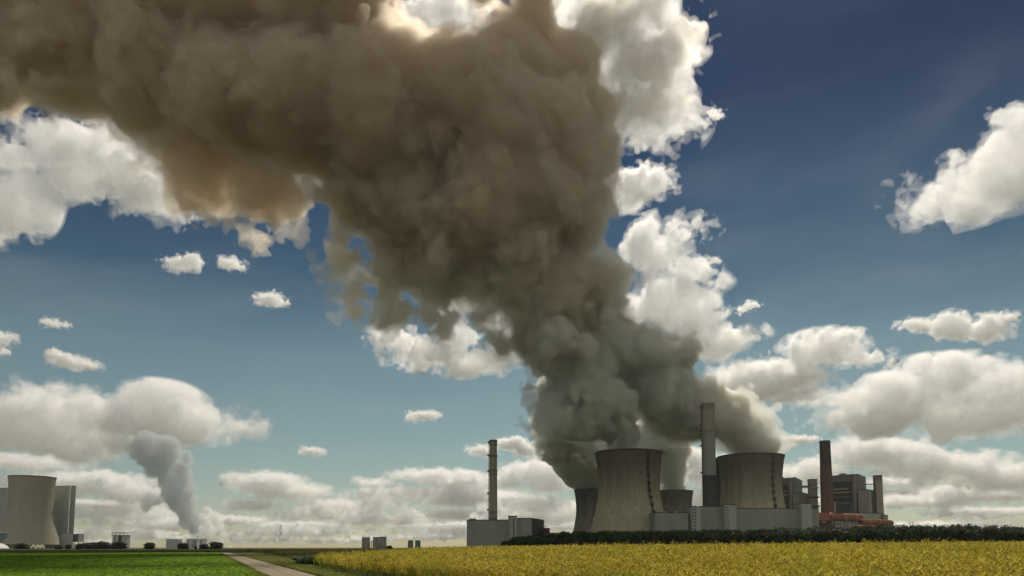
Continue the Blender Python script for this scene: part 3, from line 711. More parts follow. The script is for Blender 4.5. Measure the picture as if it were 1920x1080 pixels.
# green leafy field on the left
T = [T_rosette(9, .30, .17) for _ in range(7)]
x_, y_ = fill(26000, 38, 110, lambda y: np.maximum(-.745*y-2, beet_left(y)), lambda y: path_left(y)-.9, 1.1)
x_ = np.round(x_/.5+y_*.0)*.5+rng.normal(0, .05, len(x_))
scatter('leaf_crop', x_, y_, T, .75, 1.35, M['beet'])
T2 = [T_rosette(9, .5, .34, .6) for _ in range(5)]
x_, y_ = fill(30000, 105, 264, lambda y: -.745*y-2, lambda y: path_left(y)-.9)
scatter('leaf_crop', x_, y_, T2, .6, 1.1, M['beet'])
# ripening yellow crop
cl = lambda y: crop_left(y)
T3 = [T_pods(1.12, 60, .11, .018) for _ in range(8)]
x_, y_ = fill(14000, 10, 34, lambda y: np.maximum(cl(y), -.35*y), vis_r)
scatter('yellow_crop', x_, y_, T3, .82, 1.12, M['pods'])
T4 = [T_pods(1.12, 28, .12, .034) for _ in range(8)]
x_, y_ = fill(22000, 33, 88, lambda y: np.maximum(cl(y), -.74*y-2), lambda y: vis_r(y))
scatter('yellow_crop', x_, y_, T4, .85, 1.12, M['pods'])
T5 = [T_stem(1.0) for _ in range(6)]
x_, y_ = fill(11000, 10, 80, lambda y: np.maximum(cl(y), -.74*y-2), vis_r, 1.3)
scatter('crop_stems', x_, y_, T5, .8, 1.1, M['stems'])
# sprigs standing above the canopy
x_, y_ = fill(620, 18, 46, lambda y: np.maximum(cl(y), -.1*y), vis_r)
scatter('tall_sprigs', x_, y_, T3, 1.10, 1.32, M['pods'])
# olive crop right of the track, dark green strip, corn clump, verge grass
T6 = [T_pods(1.0, 22, .22, .07) for _ in range(6)]
x_, y_ = fill(15000, 104, 330, lambda y: path_right(y)+5+.02*(y-100), lambda y: -.175*y-2)
keep = (y_ > 125-.0*x_) | (x_ > -45); scatter('olive_crop', x_[keep], y_[keep], T6, .75, 1.05, M['olive'])
T7 = [T_rosette(12, .75, .09, 2.2) for _ in range(6)]
x_, y_ = fill(7000, 73, 100, lambda y: path_right(y)+3.2+.05*(y-70), lambda y: np.minimum(-19.9+(y-72)*1.3, -.2*y-2))
scatter('dark_green_crop', x_, y_, T7, .8, 1.25, M['maize'])
x_, y_ = rng.normal(-18.6, .75, 420), rng.normal(72.0, 1.2, 420)
scatter('corn_clump', x_, y_, T7, 1.0, 1.45, M['maize'])
T8 = [T_rosette(10, .28, .035, 2.0) for _ in range(6)]
x_, y_ = fill(14000, 40, 150, lambda y: path_right(y)+.1, lambda y: path_right(y)+1.8+.045*np.maximum(y-45, 0))
scatter('verge_grass', x_, y_, T8, .5, 1.3, M['grass'])
x_, y_ = fill(5000, 40, 220, lambda y: path_left(y)-1.1, lambda y: path_left(y)-.05)
scatter('verge_grass', x_, y_, T8, .4, .9, M['grass'])
# dark grassy ditch at the far end of the green field
x_ = rng.uniform(-215, -118, 3500); y_ = 268+rng.normal(0, 1.5, 3500)+np.clip((x_+150), 0, 60)*.9
scatter('ditch_grass', x_, y_, T7, .25, .55, M['maize'])

def crown_quads(cx, cy_, cz, rx, ry, rz, n, size, r_):
    """leaf clumps spread through a lumpy crown"""
    nl = 7; dirs = r_.standard_normal((nl, 3)); dirs /= np.linalg.norm(dirs, axis=1)[:, None]; dirs[:, 2] = np.abs(dirs[:, 2])*.8
    lob = dirs*.52; k = r_.integers(0, nl, n); p = r_.standard_normal((n, 3)); p /= np.linalg.norm(p, axis=1)[:, None]
    p *= (.35+.65*r_.random(n)[:, None]**.5)*.56; p += lob[k]; p *= np.array([rx, ry, rz]); p += np.array([cx, cy_, cz])
    a = r_.standard_normal((n, 3)); a /= np.linalg.norm(a, axis=1)[:, None]; b = np.cross(a, r_.standard_normal((n, 3))); b /= np.linalg.norm(b, axis=1)[:, None]
    s_ = (size*r_.uniform(.5, 1.2, n))[:, None]
    return np.stack([p-a*s_, p+b*s_*.7, p+a*s_, p-b*s_*.7], 1)
def core_mesh(items, name, mat, parent=None):
    mb = MB()
    for (cx, cy_, cz, rx, ry, rz) in items:
        pr = []
        for j in range(1, 8):
            a = -math.pi/2+math.pi*j/8; pr.append((math.cos(a), math.sin(a)))
        v = []; n = 10
        for (r_, z_) in pr:
            for i in range(n):
                t_ = 2*math.pi*i/n; w_ = 1+.12*math.sin(3*t_+cx)+.1*math.sin(5*z_+cy_+t_)
                v.append((cx+rx*r_*w_*math.cos(t_), cy_+ry*r_*w_*math.sin(t_), cz+rz*z_*w_))
        f = [(j*n+i, j*n+(i+1) % n, (j+1)*n+(i+1) % n, (j+1)*n+i) for j in range(6) for i in range(n)]
        f += [tuple(range(n))[::-1], tuple(6*n+i for i in range(n))]
        mb.add(v, f, True)
    return mb.build(name, mat, parent)
# the dark belt of trees in front of the plant reads as one mass
qs = []; cores = []; rt = np.random.default_rng(21)
xs_top = [(945, 1017.5), (964, 1008.5), (1000, 1003.5), (1040, 998.5), (1075, 995.5), (1200, 995), (1330, 994), (1400, 992), (1500, 988.5), (1600, 987), (1690, 984), (1800, 984), (1930, 987)]
px = 950.
while px < 1960:
    for row in (0, 1, 2):
        d = 318+row*14+rt.uniform(-4, 4); pp = px+rt.uniform(-4, 4)
        top = np.interp(pp, [a for a, b in xs_top], [b for a, b in xs_top])+rt.uniform(-1.5, 3.2)+(3 if row == 0 else 0)
        h = Z(top, d); x0 = X(pp, d); r = rt.uniform(2.8, 4.2)*min(1, h/9+.2)
        qs.append(crown_quads(x0, d, h*.60, r*1.15, r, h*.47, int(560*min(1, h/9+.1)), .46, rt))
        qs.append(crown_quads(x0, d-1, h*.25, r*1.3, r, h*.3, 170, .45, rt))
        cores.append((x0, d+.5, h*.48, r*.95, r*.8, h*.42))
    px += rt.uniform(12, 17)
qs = np.concatenate(qs); v = qs.reshape(-1, 3)
tl = link('treeline', mesh_np('treeline', v, np.arange(len(v)).reshape(-1, 4)), M['tree_leaf']); tl['kind'] = 'stuff'
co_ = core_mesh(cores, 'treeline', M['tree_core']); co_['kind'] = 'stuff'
tag(tl, 'dark belt of dense trees in front of the power plant', 'trees'); tag(co_, 'dark cores standing for shade inside the belt of trees', 'trees')

def bush(label, px, base, wpx, hpx, d, name='bush', cat='bush', group='bushes along the horizon'):
    x0 = X(px, d); w_ = wpx*SC(d); h = hpx*SC(d)+2.
    t = thing(name, label, cat, (x0, d, 0), group)
    n = int(np.clip(wpx*hpx*4, 120, 1300)); r_ = np.random.default_rng(int(px)); s_ = 1.1*SC(d)
    q = np.concatenate([crown_quads(x0, d, h*.5, w_*.56, w_*.45, h*.52, n, s_, r_), crown_quads(x0, d, h*.12, w_*.56, w_*.45, h*.4, n, s_, r_)])
    v = q.reshape(-1, 3); link('crown', mesh_np('crown', v, np.arange(len(v)).reshape(-1, 4)), M['bush_leaf'], t)
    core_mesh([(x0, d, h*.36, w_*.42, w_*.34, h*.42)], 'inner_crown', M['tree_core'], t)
    mb = MB(); mb.rod((x0, d, 0), (x0, d, h*.5), w_*.04, 8, w_*.02); mb.build('trunk', M['trunk'], t)
    return t
bd = 900
bush('dark wide bush in front of the lone cooling tower', 43, 0, 25, 8, bd)
bush('low bush at the right foot of the lone cooling tower', 112, 0, 16, 4, bd)
bush('small bush below the grey green hall', 130, 0, 12, 6, bd)
bush('bush under the raised grey box', 150, 0, 15, 8, bd)
bush('wide bush starting the row right of the raised box', 170, 0, 28, 11, bd+20)
bush('bush in the middle of the row left of the silo station', 193, 0, 26, 12, bd)
bush('bush covering the foot of the silo station', 223, 0, 32, 11, bd+10)
bush('round lone tree standing free on the horizon left of the pale block', 281, 0, 21, 10, bd, 'tree', 'tree')
bush('dark bush at the right corner of the pale far block', 343, 0, 22, 10, bd)
bush('tiny bush between the two larger ones under the distant steam', 368, 0, 4, 4, bd)
bush('lower bush touching the big one under the distant steam', 384, 0, 18, 7, bd)
bush('big dark bush below the thin pale steam trail', 405, 0, 26, 12, bd)
bush('small low bush at the right foot of the tall silos', 731, 0, 12, 4, bd)
bush('low scrub at the left foot of the grey clad block', 872, 0, 30, 2, 600)

# ------------------------------------------------------------------ steam and clouds: closed lumpy meshes filled with a scattering volume
def bnoise(shape, vox, lam, rng):
    """cubic B-spline noise of wavelength lam on a grid, unit deviation"""
    ns = [int(math.ceil(s*vox/lam))+5 for s in shape]
    g = rng.standard_normal(ns).astype(np.float32)
    for ax in (0, 1, 2):
        s = shape[ax]
        t = np.arange(s, dtype=np.float32)*vox/lam+rng.random()*0.9
        i = t.astype(int); f = t-i
        ws = [(1-f)**3/6, (3*f**3-6*f*f+4)/6, (-3*f**3+3*f*f+3*f+1)/6, f**3/6]
        sh = [1, 1, 1]; sh[ax] = s; out = None
        for k in range(4):
            a = np.take(g, np.minimum(i+k, g.shape[ax]-1), axis=ax)*ws[k].reshape(sh).astype(np.float32)
            out = a if out is None else out+a
        g = out
    return g/max(g.std(), 1e-6)

def surface_nets(Fd, origin, vox):
    ins = Fd < 0; n0, n1, n2 = (s-1 for s in Fd.shape)
    cnt = np.zeros((n0, n1, n2), np.int8)
    for dx in (0, 1):
        for dy in (0, 1):
            for dz in (0, 1): cnt += ins[dx:dx+n0, dy:dy+n1, dz:dz+n2]
    act = (cnt > 0) & (cnt < 8); idx = np.argwhere(act)
    vid = np.full(cnt.shape, -1, np.int32); vid[act] = np.arange(len(idx))
    acc = np.zeros((len(idx), 3), np.float32); n = np.zeros(len(idx), np.float32)
    for a in [(a, b, d) for a in (0, 1) for b in (0, 1) for d in (0, 1)]:
        for ax in range(3):
            if a[ax]: continue
            b = list(a); b[ax] = 1
            fa = Fd[idx[:, 0]+a[0], idx[:, 1]+a[1], idx[:, 2]+a[2]]; fb = Fd[idx[:, 0]+b[0], idx[:, 1]+b[1], idx[:, 2]+b[2]]
            m = (fa < 0) != (fb < 0); t = np.where(m, fa/(fa-fb+1e-12), 0)
            p = np.zeros((len(idx), 3), np.float32)+np.array(a, np.float32); p[:, ax] += t
            acc += p*m[:, None]; n += m
    v = (idx+acc/np.maximum(n, 1)[:, None])*vox+np.array(origin, np.float32)
    quads = []
    for ax in range(3):
        s0 = [slice(None)]*3; s1 = [slice(None)]*3; s0[ax] = slice(0, -1); s1[ax] = slice(1, None)
        a = ins[tuple(s0)]; b = ins[tuple(s1)]; e = np.argwhere(a != b)
        o1, o2 = [(1, 2), (2, 0), (0, 1)][ax]
        e = e[(e[:, o1] > 0) & (e[:, o2] > 0) & (e[:, o1] < Fd.shape[o1]-1) & (e[:, o2] < Fd.shape[o2]-1)]
        flip = a[e[:, 0], e[:, 1], e[:, 2]]
        def cell(d1, d2):
            q = e.copy(); q[:, o1] -= d1; q[:, o2] -= d2; return vid[q[:, 0], q[:, 1], q[:, 2]]
        q = np.stack([cell(1, 1), cell(0, 1), cell(0, 0), cell(1, 0)], 1)
        q[~flip] = q[~flip][:, ::-1]; quads.append(q)
    return v, np.concatenate(quads)

def puff_field(blobs, vox, seed, octs, k, pad):
    """blobs: x, y, z, rx, ry, rz, wisp -> level set of their smooth union, roughened by rounded noise"""
    b = np.array(blobs, np.float32)
    lo = (b[:, :3]-b[:, 3:6]).min(0)-pad; hi = (b[:, :3]+b[:, 3:6]).max(0)+pad
    sh = tuple(int(x) for x in np.ceil((hi-lo)/vox))
    S = np.full(sh, pad, np.float32); W = np.zeros(sh, np.float32)
    ax = [lo[i]+np.arange(sh[i], dtype=np.float32)*vox for i in range(3)]
    for bl in b:
        c = bl[:3]; r = bl[3:6]; wi = bl[6]; sl = []
        rm = float(r.min())
        for i in range(3):
            e = r[i]*(1+pad/rm) if False else r[i]+pad*1.5
            sl.append(slice(max(0, int((c[i]-e-lo[i])/vox)), min(sh[i], int((c[i]+e-lo[i])/vox)+1)))
        sl = tuple(sl)
        d = np.sqrt(((ax[0][sl[0]]-c[0])/r[0])[:, None, None]**2+((ax[1][sl[1]]-c[1])/r[1])[None, :, None]**2+((ax[2][sl[2]]-c[2])/r[2])[None, None, :]**2)
        d = (d-1)*rm
        s = S[sl]; h = np.clip(.5+.5*(s-d)/k, 0, 1)
        S[sl] = s*(1-h)+d*h-k*h*(1-h); W[sl] = W[sl]*(1-h)+wi*h
    S0 = S.copy(); rng = np.random.default_rng(seed)
    for lam, a, bil, ww in octs:
        n = bnoise(sh, vox, lam, rng)
        S -= a*((np.abs(n)-.8)*bil*1.2+n*(1-bil))*(1+W*ww)
    return S, S0, lo

def steam_material(name, color, density, aniso, film):
    """homogeneous scattering; a faint film on the surface lets the fine billows catch some light"""
    m = bpy.data.materials.new(name); m.use_nodes = True; t = m.node_tree; t.nodes.clear()
    o = t.nodes.new('ShaderNodeOutputMaterial'); v = t.nodes.new('ShaderNodeVolumeScatter')
    v.inputs['Color'].default_value = (*color, 1); v.inputs['Density'].default_value = density; v.inputs['Anisotropy'].default_value = aniso
    if min(color) < .98:                       # droplets also absorb: scattering + absorption add up to one density
        ab = t.nodes.new('ShaderNodeVolumeAbsorption'); ab.inputs['Color'].default_value = (*color, 1); ab.inputs['Density'].default_value = density
        ad = t.nodes.new('ShaderNodeAddShader'); t.links.new(v.outputs[0], ad.inputs[0]); t.links.new(ab.outputs[0], ad.inputs[1]); t.links.new(ad.outputs[0], o.inputs['Volume'])
    else: t.links.new(v.outputs[0], o.inputs['Volume'])
    if film:
        mx = t.nodes.new('ShaderNodeMixShader'); tr = t.nodes.new('ShaderNodeBsdfTransparent'); df = t.nodes.new('ShaderNodeBsdfTranslucent')
        df.inputs['Color'].default_value = (*color, 1); mx.inputs[0].default_value = film
        t.links.new(tr.outputs[0], mx.inputs[1]); t.links.new(df.outputs[0], mx.inputs[2]); t.links.new(mx.outputs[0], o.inputs['Surface'])
    return m

def puff(name, label, cat, parts, mats, octs, k, pad, group=None, seed=1, shell_=(0., 0., 0.), parent=None, floor=None, lim=.75):
    """parts: list of (blobs, voxel); a thin frayed outer hull and a denser core inside it.
    shell_: how far the outer hull stands off, wavelength and amplitude of its fraying"""
    outs = ([], []); off = [0, 0]
    for j, (bl, vox) in enumerate(parts):
        S, S0, lo = puff_field(bl, vox, seed+j, octs, k, pad)
        r_ = np.random.default_rng(seed+500+j); so, sl_, sa = shell_
        N = (bnoise(S.shape, vox, sl_, r_)*.65+bnoise(S.shape, vox, sl_*.5, r_)*.45+bnoise(S.shape, vox, max(sl_*.25, vox*2.2), r_)*.25)*sa
        S0 -= pad*lim
        if floor is not None and floor[j]:
            z0_, mouths = floor[j]; up_ = lo[2]+np.arange(S.shape[2], dtype=np.float32)*vox-z0_       # nothing below the rims, and steam opens out of the mouths as a cone
            gx_ = (lo[0]+np.arange(S.shape[0], dtype=np.float32)*vox)[:, None]; gy_ = (lo[1]+np.arange(S.shape[1], dtype=np.float32)*vox)[None, :]
            dm = np.min([np.hypot(gx_-mx, gy_-my)-mr for mx, my, mr in mouths], axis=0)
            S0 = np.maximum(S0, -up_[None, None, :])
            hc, slope = (16., 1.5) if z0_ > 0 and mouths[0][1] < 1500 else (62., 1.15)
            nz = int(np.searchsorted(up_, hc)); rag = bnoise((S.shape[0], S.shape[1], nz), vox, 22., np.random.default_rng(77))*7+bnoise((S.shape[0], S.shape[1], nz), vox, 10., np.random.default_rng(78))*3
            S0[:, :, :nz] = np.maximum(S0[:, :, :nz], dm[:, :, None]+rag*np.clip(up_/20, 0, 1)[None, None, :nz]-np.maximum(up_[None, None, :nz], 0)*slope)
        for h, fld in enumerate((np.maximum(S-so-N, S0), np.maximum(S-np.minimum(N, 0)*.5, S0+(2.0 if floor is not None else so*.5)))):
            v, q = surface_nets(fld, lo, vox); outs[h].append((v, q+off[h])); off[h] += len(v)
    v = np.concatenate([a for a, b in outs[0]]); q = np.concatenate([b for a, b in outs[0]])
    c = v.mean(0); c[2] = v[:, 2].min(); cl = tuple(float(a) for a in c)
    o = link(name, mesh_np(name, v-c, q, True), mats[0], loc=cl); tag(o, label, cat, group)
    v2 = np.concatenate([a for a, b in outs[1]]); q2 = np.concatenate([b for a, b in outs[1]])
    o2 = link('dense_core', mesh_np('dense_core', v2-c, q2, True), mats[1]); o2.parent = o
    if parent: o.parent = parent; o.location = o.location-parent.location
    print(name, len(v), len(v2), round(time.time()-T0, 1))
    return o
def ball(px, py, r, d, wisp=0.):
    x, y, z = P(px, py, d); q = r*SC(d); return (x, y, z, q, q, q, wisp)

BL = [
(1175,842,53,1040,0),(1168,815,58,1035,0),(1150,782,70,1030,0),(1110,750,78,1025,0),(1075,790,68,1030,.5),(1035,760,52,1040,.8),(1090,710,80,1020,0),
(1396,842,44,1065,0),(1386,808,46,1060,0),(1370,775,50,1060,0),(1345,748,46,1060,0),(1320,765,60,1060,0),(1280,775,60,1060,0),(1240,735,80,1060,0),(1230,690,80,1060,0),(1255,665,55,1060,0),(1180,660,80,1050,0),(1120,660,80,1030,0),(1060,650,75,1010,0),(1000,640,40,1010,.5),
(1120,575,72,1040,0),(1050,550,105,1010,0),(1135,520,68,1010,0),(980,490,110,990,0),(900,510,85,980,.2),(820,510,90,980,.3),(800,580,42,980,.8),(890,600,20,980,1),(935,640,22,1000,1),(720,560,38,980,1),(645,482,58,980,.6),(672,545,46,980,.7),(712,588,38,980,.7),(745,505,75,980,.4),(690,410,72,980,.3),(835,595,42,980,.6),(770,570,44,980,.5),(1160,560,40,1020,0),
(1090,440,72,1010,0),(1000,390,120,1000,0),(900,370,135,980,0),(790,380,120,970,0),(700,360,80,970,.3),(1100,385,48,1010,.2),
(1000,270,140,1000,0),(870,240,165,970,0),(720,210,160,950,0),(560,190,145,940,0),(430,180,135,930,0),(290,140,130,930,.2),(130,110,130,930,.2),(-40,110,135,930,.2),(480,340,60,940,1),(400,310,60,940,1),(540,360,45,940,1),(340,270,60,940,.6),
(1085,215,80,1040,0),(1060,130,75,1040,0),(985,60,70,1040,.2),(945,145,98,1000,0),(665,40,108,960,0),(600,20,150,940,0),(420,0,140,930,0),(240,0,140,930,0),(60,0,140,930,0),(-100,20,140,930,0),(990,-60,70,1040,0),(900,-90,90,1000,0),(735,-130,100,1000,0),(1000,-170,85,985,0),(1075,-220,75,985,0),(1120,-140,55,1000,.2),(1130,-265,68,985,0),(1165,-300,42,985,0),(930,-230,80,985,0),(1010,-250,65,985,0),(1110,290,55,1020,.2)]  # topmost blobs, above the frame, are added to shade the green field
BACK = [(1115,905,34,1680,0),(1100,870,42,1660,.3),(1094,878,30,1650,.4),(1080,846,36,1640,.6),(1056,808,44,1620,.7),(1060,770,55,1600,.4),
(1262,908,33,1730,0),(1258,878,33,1720,0),(1243,848,38,1700,0),(1225,820,38,1650,0)]
OCT = [(150,20,.4,0),(75,13,.6,.2),(38,8,.75,.6),(19,5.5,.8,1.),(10,3.8,.6,1.3),(6,2.,.4,1.4)]
GREY, MIDC, BROWN = (.92, .917, .875), (.903, .875, .80), (.89, .825, .725)
M['steam'] = steam_material('thin_grey_steam', GREY, .04, .55, .03); M['steam_core'] = steam_material('grey_steam', GREY, .16, .5, 0)
M['steam_mid'] = steam_material('thin_olive_steam', MIDC, .03, .6, .03); M['steam_mid_core'] = steam_material('olive_steam', MIDC, .085, .5, 0)
M['steam_brown'] = steam_material('thin_brown_steam', BROWN, .022, .6, .03); M['steam_brown_core'] = steam_material('brown_steam', BROWN, .06, .5, 0)
plume = thing('steam_plume', 'huge brown grey steam plume billowing from the four cooling towers up to the left', 'steam plume', (X(1290, 1050), 1050, 0))
low = [b for b in BL if b[1] > 600]; mid = [b for b in BL if 340 < b[1] <= 650 and 560 < b[0] < 1200]; up = [b for b in BL if b[1] <= 400 or b[0] <= 560]
RIM = Z(851, 1040)
FM = [(X(1178.5, 1040, 850), 1040, 44.), (X(1407, 1065, 857), 1065, 43.5)]; RM = [(X(1115, 1680, 919), 1680, 43.), (X(1261, 1730, 921), 1730, 43.)]
for nm, parts_, mt, sd, fl in (('lower_steam', [([ball(*b) for b in low], 2.6)], (M['steam'], M['steam_core']), 3, [(RIM, FM)]),
                               ('rear_steam', [([ball(*b) for b in BACK], 3.2)], (M['steam'], M['steam_core']), 6, [(Z(919.5, 1680), RM)]),
                               ('middle_steam', [([ball(*b) for b in mid], 2.7)], (M['steam_mid'], M['steam_mid_core']), 8, None),
                               ('upper_steam', [([ball(*b) for b in up], 2.8)], (M['steam_brown'], M['steam_brown_core']), 4, None)):
    puff(nm, None, None, parts_, mt, OCT if nm != 'upper_steam' else [(a, b*.82, c, w_) for a, b, c, w_ in OCT], 12., 84., seed=sd, shell_=(6., 24., 9.), parent=plume, floor=fl)

M['steam_frayed'] = steam_material('sun_toned_thin_steam', (.965, .94, .90), .010, .6, .03); M['steam_frayed_core'] = steam_material('sun_toned_steam', (.965, .94, .90), .03, .6, 0)  # lighter cream copy of the steam, sunlight put into its colour
FR = [(1185,110,72,1110,.6),(1215,200,58,1110,.8),(1165,215,52,1100,.6),(1250,70,45,1120,.8),(1245,150,42,1120,.8),(1160,30,70,1110,.4),(1205,258,34,1110,1),(1150,335,34,1090,.8),(1110,50,60,1100,.3),(1230,10,50,1120,.6),(1280,110,22,1120,1)]
puff('frayed_steam', None, None, [([ball(*b) for b in FR], 2.8)], (M['steam_frayed'], M['steam_frayed_core']), OCT, 12., 70., seed=15, shell_=(7., 24., 10.), parent=plume)

# distant plume on the left, standing on the far power station
FD = 4550
FB = [(372,1004,8,0),(368,992,16,0),(356,972,22,0),(345,950,22,0),(328,922,25,0),(350,915,20,.4),(316,900,22,.3),(298,878,23,.2),(284,853,24,.5),(270,838,22,.6),(310,850,24,.3),(285,940,14,1),(275,925,9,1),(335,880,20,.5),(350,865,13,.6)]
s = SC(FD)
M['steam_far'] = steam_material('thin_blue_grey_steam', (.74, .77, .78), .004, .4, .04); M['steam_far2'] = steam_material('blue_grey_steam', (.74, .77, .78), .02, .4, .04)
puff('steam_plume', 'distant blue grey steam column leaning left above the horizon bushes', 'steam plume', [([ball(a, b, c, FD, w_) for a, b, c, w_ in FB], 1.7*s)], (M['steam_far'], M['steam_far2']),
     [(28*s, 5*s, .5, 0), (14*s, 4*s, .8, .6), (7*s, 2.4*s, .8, 1.), (4*s, 1.3*s, .5, 1.)], 3*s, 16*s, seed=9, shell_=(1.5*s, 8*s, 1.5*s))
M['steam_white'] = steam_material('thin_white_steam', (.99, .99, .98), .01, .5, .05); M['steam_white2'] = steam_material('white_steam', (.99, .99, .98), .03, .5, .05)
FB2 = [(429,1024,3,0),(426,1014,5,0),(421,1002,7,0),(415,990,8,.3),(408,978,9,.4),(402,965,9,.6),(392,958,9,.8)]
puff('steam_plume', 'thin pale steam trail rising from the horizon at the right of the distant column', 'steam plume', [([ball(a, b, c, FD-150, w_) for a, b, c, w_ in FB2], 1.3*s)], (M['steam_white'], M['steam_white2']),
     [(14*s, 2*s, .9, .3), (7*s, 1.2*s, .8, 1), (4*s, .7*s, .5, 1)], 2*s, 10*s, seed=11, shell_=(.8*s, 6*s, .8*s))
FB3 = [(376,1004,6,0),(382,994,8,0),(390,982,10,.2),(388,1000,7,.3),(399,1003,7,.3),(404,992,8,.5),(366,1003,5,.5),(384,970,8,.8),(398,975,8,.8)]
puff('steam_plume', 'small bright steam puff at the foot of the distant column', 'steam plume', [([ball(a, b, c, FD-100, w_) for a, b, c, w_ in FB3], 1.3*s)], (M['steam_white'], M['steam_white2']),
     [(14*s, 2*s, .9, .3), (7*s, 1.2*s, .8, 1), (4*s, .7*s, .5, 1)], 2*s, 10*s, seed=12, shell_=(.8*s, 6*s, .8*s))

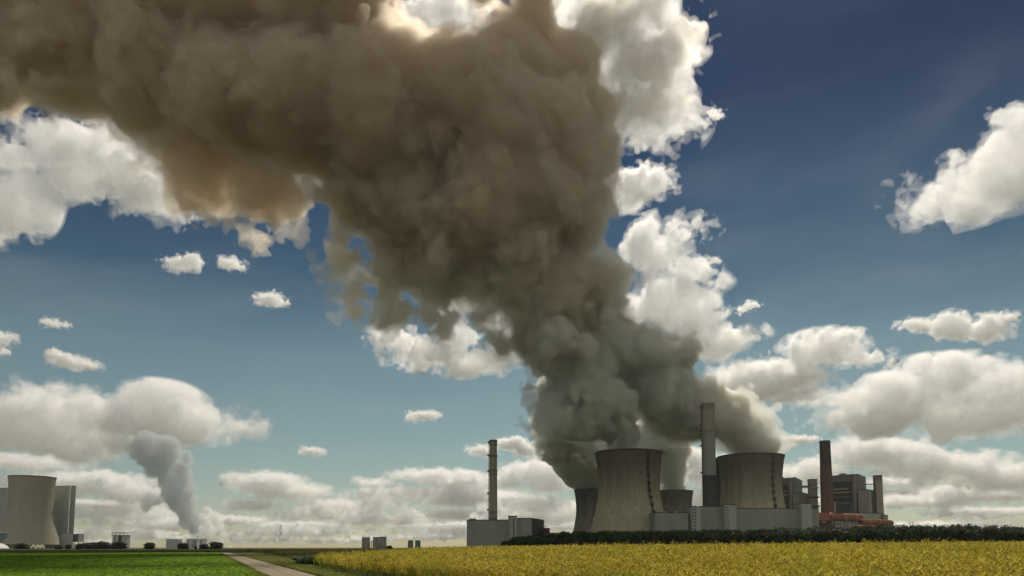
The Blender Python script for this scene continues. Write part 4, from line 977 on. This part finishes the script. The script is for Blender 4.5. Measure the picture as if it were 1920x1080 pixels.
# cumulus clouds, each at its own distance and real size
CL = [
('bright white cloud leaving the right edge of the sky', 2700, 1, [(1990,300,110,85),(1920,300,95,65),(1870,330,80,50),(1810,355,60,38),(1765,382,38,22),(1915,235,40,35),(1690,395,12,20,1)]),
('pair of small puffs above the right cloud bank', 4600, 0, [(1788,612,36,22),(1850,618,40,20),(1880,598,22,10,1),(1718,610,20,9,1)]),
('long cloud bank at the right edge under the small puffs', 6500, 1, [(1750,750,150,30),(1900,735,110,38),(1640,785,90,20),(1850,790,110,22),(1770,700,55,14,1),(2010,740,120,50)]),
('broad grey based cloud behind the right boiler house roof', 9500, 1, [(1650,850,90,24),(1760,875,110,22),(1880,895,90,24),(1540,885,50,18),(1625,828,36,12),(1480,890,50,18)]),
('flat low cloud streak above the right tree line', 13000, 0, [(1700,940,110,9),(1850,925,110,13),(1560,940,60,8),(1800,965,60,5)]),
('anvil shaped cloud right of the steam plume', 5700, 1, [(1440,712,100,28),(1505,740,50,14),(1395,745,45,20),(1550,652,65,22),(1605,672,45,10),(1480,690,50,12)]),
('tall bright cloud behind the right flank of the plume', 4200, 1, [(1260,565,75,52),(1300,600,62,42),(1345,635,52,20),(1235,480,48,28,1),(1285,505,38,26,1),(1330,560,32,32,.6),(1210,600,60,55),(1265,435,36,14,1),(1400,625,12,6,1)]),
('small bright cloud tucked against the plume under its right shoulder', 2900, 0, [(1190,350,58,36),(1235,340,30,26,.5),(1150,365,45,22)]),
('backlit ragged cloud at the top right corner of the plume', 2300, 1, [(1180,60,95,70,.4),(1255,65,46,48,.6),(1285,60,26,20,1),(1225,150,58,50,.5),(1262,225,38,34,.9),(1200,240,60,40,.5),(1130,110,90,90,.2),(1080,10,100,60,.2),(1180,-70,90,60,.2),(1240,110,40,30,.6),(1180,180,70,60,.3)]),
('bright hole cloud showing through the top of the plume', 1500, 1, [(815,40,60,38,.5),(860,20,50,35,.5),(780,30,40,20,.8)]),
('big bright cloud at the left edge under the plume', 3000, 1, [(10,385,72,55),(-50,400,90,60),(60,350,40,40,.5),(150,315,85,38,.8),(245,320,85,38,.8),(90,275,60,28,1),(310,385,55,16,1),(30,290,60,34,.6),(190,270,80,20,1)]),
('tiny frayed cloud left in the blue, the larger of two', 3600, 0, [(338,495,26,11,1),(362,488,16,12,1)]),
('tiny curled cloud left in the blue, the smaller of two', 3600, 0, [(430,494,20,8,1),(448,502,10,6,1)]),
('little shredded cloud alone under the left blue gap', 4000, 0, [(505,560,24,10,1),(520,568,14,7,1)]),
('small oval cloud left of the plume, low in the blue', 6000, 0, [(797,779,24,6,.5),(776,784,10,4,1)]),
('faint small cloud above the low cloud bank', 8000, 0, [(584,846,19,5,.5)]),
('faint shred of cloud right of the tall bright one', 4200, 0, [(1408,574,13,7,1),(1392,582,9,5,1)]),
('faint shred of cloud in the deep blue beside the backlit one', 2600, 0, [(1340,215,14,7,1),(1322,232,9,6,1)]),
('thin streak of cloud high at the left edge', 4800, 0, [(110,608,16,4,1),(90,603,10,4,1)]),
('shredded cloud streak above the left cloud bank', 5000, 0, [(120,674,26,9,1),(155,684,26,6,1),(102,664,12,8,1)]),
('two tufts cut by the left edge of the sky', 4800, 0, [(4,634,20,8,1),(-4,656,18,7,1)]),
('bright ragged cloud peeping out below the plume', 4400, 0, [(745,640,38,16,.8),(810,665,65,18,.8),(880,680,55,16,.8),(855,630,40,22,.6),(930,600,42,30,.6),(880,572,40,9,1),(710,622,14,8,1),(980,650,60,30,.3)]),
('largest cloud bank at the left, above the lone cooling tower', 6500, 1, [(90,775,105,36),(70,740,45,24),(200,795,100,28),(285,752,52,22),(350,782,70,18),(425,802,40,7),(30,810,90,36),(150,835,120,16),(-60,790,100,50),(300,805,90,16),(110,728,26,12)]),
('low flat cloud behind the lone cooling tower', 11000, 0, [(150,905,110,18),(245,925,50,18),(40,865,110,12),(190,962,90,9),(255,982,70,7),(150,1000,110,5)]),
('arched cloud bank low between the two plumes', 9500, 1, [(500,905,62,16),(560,922,55,12),(620,945,45,8),(480,948,34,9),(590,965,70,9),(455,900,24,12)]),
('long low cloud bank left of the slender chimney', 11000, 1, [(800,892,60,10),(865,905,60,14),(760,925,100,9),(700,945,55,7),(900,935,110,14),(850,965,90,8),(720,975,90,7),(620,995,80,5),(830,995,90,5),(640,960,60,6),(700,905,30,6)]),
('small cloud by the top of the slender chimney', 8000, 0, [(960,832,26,11,.4),(990,845,24,10,.4),(905,845,22,8,.8)]),
('cloud under the left flank of the plume', 9000, 1, [(1000,885,60,20),(1040,905,40,16),(950,900,40,14),(1000,950,75,14),(980,975,80,10),(1060,960,30,14)]),
('lowest hazy cloud band on the horizon at the right', 15000, 1, [(1720,905,90,8),(1880,960,90,6),(1760,985,130,5),(1900,1000,90,4),(1700,925,50,6)]),
('lowest hazy cloud band on the horizon left of the silos', 15000, 1, [(480,1000,100,4),(560,985,80,5),(430,975,60,6),(520,1012,110,3),(640,1012,90,3)]),
('lowest hazy cloud band on the horizon behind the grey clad block', 15000, 1, [(780,1008,110,3),(900,1000,110,5),(1030,985,70,7),(860,985,120,5),(1010,1005,70,4)]),
('lowest hazy cloud band on the horizon at the left', 15000, 1, [(200,945,90,6),(240,1000,80,4),(170,1015,60,3),(280,965,60,6),(300,1008,50,3)]),
('cloud gap seen between the front tower and the tall chimney', 8500, 0, [(1290,862,50,22),(1330,890,45,18),(1310,935,34,20),(1360,870,40,14)]),
('thin long cloud right of the right cooling tower', 8000, 0, [(1492,824,36,5,.4),(1470,826,20,4,.8)]),
]
M['cloud'] = steam_material('cumulus', (1, 1, 1), 1.0, .6, .1)
_cm = {}
def cloud_material(dens):
    key = round(dens, 5)
    if key not in _cm: _cm[key] = steam_material('cumulus_vapour', (.999, .997, .992), key, .55, .03)
    return _cm[key]
for i, (label, d, big, bl) in enumerate(CL):
    s = SC(d); B_ = []
    for e in bl:
        px, py, rx, rz = e[:4]; wi = e[4] if len(e) > 4 else .2
        x, y, z = P(px, py, d); ry = min(rx*.8, 3.0*rz)
        B_.append((x, y, z, rx*s, ry*s, rz*s, wi))
    mn = min(e[3] for e in bl); big_r = sorted(e[3] for e in bl)[-1]
    oc = [(big_r*1.1, big_r*.20, .5, 0), (big_r*.55, big_r*.14, .8, .3), (big_r*.28, big_r*.09, .8, .5), (max(big_r*.14, 4.), max(big_r*.065, 1.2), .7, .8), (max(big_r*.07, 3.), max(big_r*.04, .8), .4, .8)]
    vox = 2.0 if big else 1.6
    oc = [(a*s, b*s, c, w_) for a, b, c, w_ in oc]
    dn = min(.04, 1.9/(big_r*s))*(.7 if 'backlit' in label else .72 if d >= 9000 else 1)
    puff('cloud', label, 'cloud', [(B_, vox*s)], (cloud_material(dn*.25), cloud_material(dn)), oc, big_r*.12*s, (8+big_r*.6)*s, 'cumulus clouds', seed=50+i,
         lim=.62, shell_=((1.8+big_r*.08)*s, max(big_r*.4, 6)*s, (1.2+big_r*.12)*s))

# ------------------------------------------------------------------ air
mb = MB(); mb.box(-7000, 7000, -60, 5250, -1.5, 1008)
hz = bpy.data.materials.new('haze_air'); hz.use_nodes = True; ht = hz.node_tree; ht.nodes.clear()
ho = ht.nodes.new('ShaderNodeOutputMaterial'); hv = ht.nodes.new('ShaderNodeVolumePrincipled')
hv.inputs['Color'].default_value = (.86, .92, .90, 1); hv.inputs['Density'].default_value = 3e-5; hv.inputs['Anisotropy'].default_value = .2
ht.links.new(hv.outputs[0], ho.inputs['Volume'])
hb = mb.build('haze', hz); hb['kind'] = 'stuff'
print('script', round(time.time()-T0, 1))
